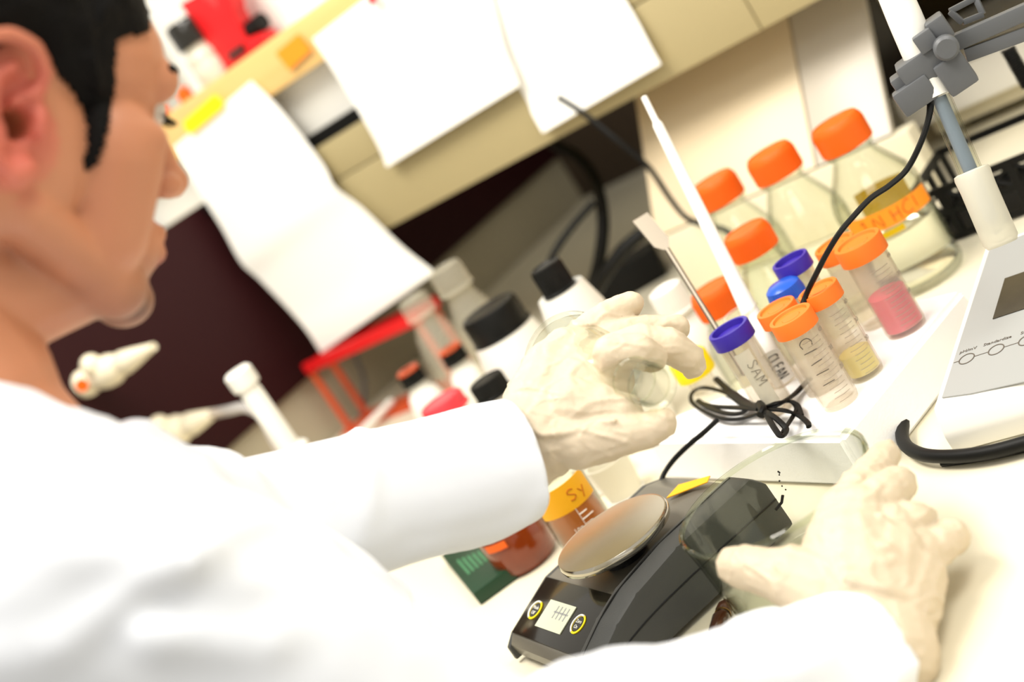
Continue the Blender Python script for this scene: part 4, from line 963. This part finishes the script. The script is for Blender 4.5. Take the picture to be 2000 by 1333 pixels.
# open the cuffs: cut the round ends off
for c_, d_, rr in ((PD(1010, 902, .958), (PD(1010, 902, .958) - PD(*EL)).normalized(), .075), (PD(1680, 1300, .82), (PD(1680, 1300, .82) - PD(1400, 1400, .757)).normalized(), .075)):
    fs = [f for f in cbm.faces if all((v.co - c_).length < rr + .03 for v in f.verts)]
    ge = list({v for f in fs for v in f.verts}) + list({e for f in fs for e in f.edges}) + fs
    bmesh.ops.bisect_plane(cbm, geom=ge, dist=1e-5, plane_co=c_, plane_no=d_, clear_outer=True)
coat = objw('lab_coat', cbm, K['coat'], man)
sm = coat.modifiers.new('thickness', 'SOLIDIFY'); sm.thickness = .0022; sm.offset = -1
b = bmesh.new()
for s in (-1, 1):
    k = hips + V((s * .10 + .1, .26, -.04)); f_ = k + V((0, -.02, -.42)); capsule(b, hips + V((s * .08, 0, 0)), k, .09, .068, 16); capsule(b, k, f_, .066, .056, 16)
objw('trousers', remesh(b, .008, 4), K['trouser'], man)
# ---- gloves: palm, four fingers and thumb, each with its own bends
def glove(label, parts, folds, cuff):
    b = bmesh.new()
    for ch in parts: chain(b, CL(ch))
    for ch in folds: chain(b, CL(ch))
    g_ = remesh(b, .0014, 3, .5)
    for v in g_.verts:
        q_ = V((v.co.dot(CR) * 22, v.co.dot(CU) * 48, v.co.dot(fw) * 30)); rd = max(0, 1 - abs(noise.noise(q_)) * 7); rd2 = max(0, 1 - abs(noise.noise(q_ * 2.1 + V((5, 2, 9)))) * 6)
        v.co += v.normal * (.0011 * rd + .0006 * rd2 + noise.noise(v.co * 160) * .0002)
    o = objw('glove', g_, K['latex'], man); o['label'] = label
    return o
# left: back of the hand to the viewer, thumb below, index curled round the flask
glove('latex glove on the left hand that holds the flask', [
    [(985, 905, .955, .031), (1030, 868, .962, .030), (1085, 815, .972, .032)],                         # wrist, heel
    [(1030, 850, .962, .028), (1095, 760, .985, .026), (1135, 690, .998, .017)],                        # back of hand, little finger side
    [(1050, 850, .960, .028), (1130, 770, .976, .026), (1172, 712, .988, .017)],
    [(1060, 860, .958, .027), (1150, 790, .968, .024), (1195, 745, .972, .016)],
    [(1060, 790, .975, .028), (1075, 720, .992, .020), (1105, 680, 1.0, .015)],
    [(1105, 682, 1.002, .0125), (1160, 634, 1.012, .0108), (1200, 610, 1.018, .0100), (1236, 592, 1.022, .0082)],     # little
    [(1138, 690, .998, .0130), (1205, 655, 1.008, .0115), (1265, 645, 1.014, .0108), (1322, 640, 1.018, .0090)],      # ring
    [(1172, 700, .988, .0140), (1250, 668, .986, .0130), (1310, 678, .985, .0128), (1345, 700, .988, .0110), (1352, 712, .990, .0095)],  # middle
    [(1195, 740, .972, .0135), (1196, 690, .958, .0130), (1248, 686, .955, .0120), (1275, 700, .962, .0100)],         # index, curled
    [(1075, 850, .955, .022), (1135, 862, .945, .0185), (1205, 850, .938, .0150), (1262, 842, .934, .0125), (1292, 828, .930, .0105)],   # thumb
    [(1120, 800, .955, .022), (1170, 800, .950, .018), (1215, 808, .944, .014)],
], [[(1090, 800, .945, .0022), (1140, 830, .935, .0024), (1200, 822, .925, .0018)], [(1120, 700, .975, .0018), (1160, 745, .955, .0022), (1185, 790, .947, .0018)],
    [(1025, 830, .938, .002), (1060, 850, .930, .0024), (1120, 845, .93, .002)], [(1030, 880, .935, .002), (1090, 878, .933, .002)], [(1040, 800, .948, .0018), (1080, 812, .944, .002)]], None)
# right: resting on the dish, back up
glove('latex glove on the right hand that presses the dish down', [
    [(1735, 1275, .815, .029), (1722, 1225, .828, .030), (1690, 1160, .842, .034)],
    [(1650, 1150, .845, .029), (1645, 1080, .860, .024), (1645, 1005, .880, .0165)],
    [(1680, 1150, .842, .032), (1670, 1080, .856, .028), (1680, 1005, .872, .018)],
    [(1720, 1165, .838, .030), (1730, 1100, .850, .026), (1738, 1040, .862, .0175)],
    [(1745, 1190, .832, .027), (1775, 1130, .845, .022), (1790, 1085, .852, .0165)],
    [(1645, 1005, .880, .0150), (1686, 948, .905, .0130), (1712, 914, .925, .0118), (1730, 890, .940, .0098)],        # index along the rim
    [(1685, 1010, .872, .0155), (1728, 968, .882, .0135), (1752, 948, .895, .0125), (1755, 945, .915, .0110)],        # middle
    [(1740, 1045, .862, .0150), (1780, 1020, .866, .0130), (1794, 1020, .878, .0120), (1792, 1030, .895, .0105)],     # ring
    [(1790, 1092, .852, .0145), (1832, 1066, .856, .0125), (1856, 1048, .862, .0115), (1862, 1052, .872, .0105)],     # little
    [(1610, 1150, .845, .024), (1550, 1130, .852, .0195), (1495, 1118, .862, .0150), (1455, 1108, .872, .0132), (1435, 1105, .878, .0115)],  # thumb
], [[(1640, 1090, .826, .0022), (1720, 1110, .818, .0028), (1800, 1160, .818, .002)], [(1650, 1130, .814, .002), (1730, 1150, .808, .0026), (1810, 1190, .81, .002)],
    [(1640, 1010, .858, .0018), (1720, 1010, .845, .0022), (1780, 1060, .838, .002)], [(1650, 1060, .834, .002), (1730, 1070, .826, .0024), (1800, 1115, .828, .002)],
    [(1700, 1195, .80, .0024), (1760, 1225, .80, .0028), (1785, 1260, .80, .002)], [(1480, 1100, .852, .0018), (1490, 1130, .851, .002), (1500, 1160, .862, .0018)], [(1520, 1105, .84, .0018), (1530, 1140, .84, .002)]], None)

# flask held in the left hand, mouth towards the viewer
fm, fb = PD(1277, 754, .918), PD(1112, 708, 1.035)
m = along(fb, fm); Lf = (fm - fb).length
t = thing('flask', 'small conical glass flask held in the left glove, its round mouth turned to the viewer', 'flask', mtx=m)
rb_, rn = .038, .0145
obj('flask_body', lt([(0, .0005), (rb_ * .9, .0005), (rb_, .004), (rb_, .012), (rn + .003, Lf * .62), (rn, Lf * .72), (rn, Lf - .004), (rn - .0016, Lf - .004), (rn - .0016, Lf * .72), (rn + .0012, Lf * .62), (rb_ - .002, .012), (rb_ - .004, .004), (0, .003)], 64), K['glass'], t)
obj('rim', lt([(rn - .0018, Lf - .004), (rn + .001, Lf - .005), (rn + .0032, Lf - .0025), (rn + .0028, Lf), (rn, Lf + .0012), (rn - .0018, Lf - .001), (rn - .0018, Lf - .004)], 64), K['glass'], t)
obj('neck_ring', lt([(rn + .0004, Lf * .78), (rn + .0016, Lf * .79), (rn + .0004, Lf * .80)], 48), K['glassg'], t)
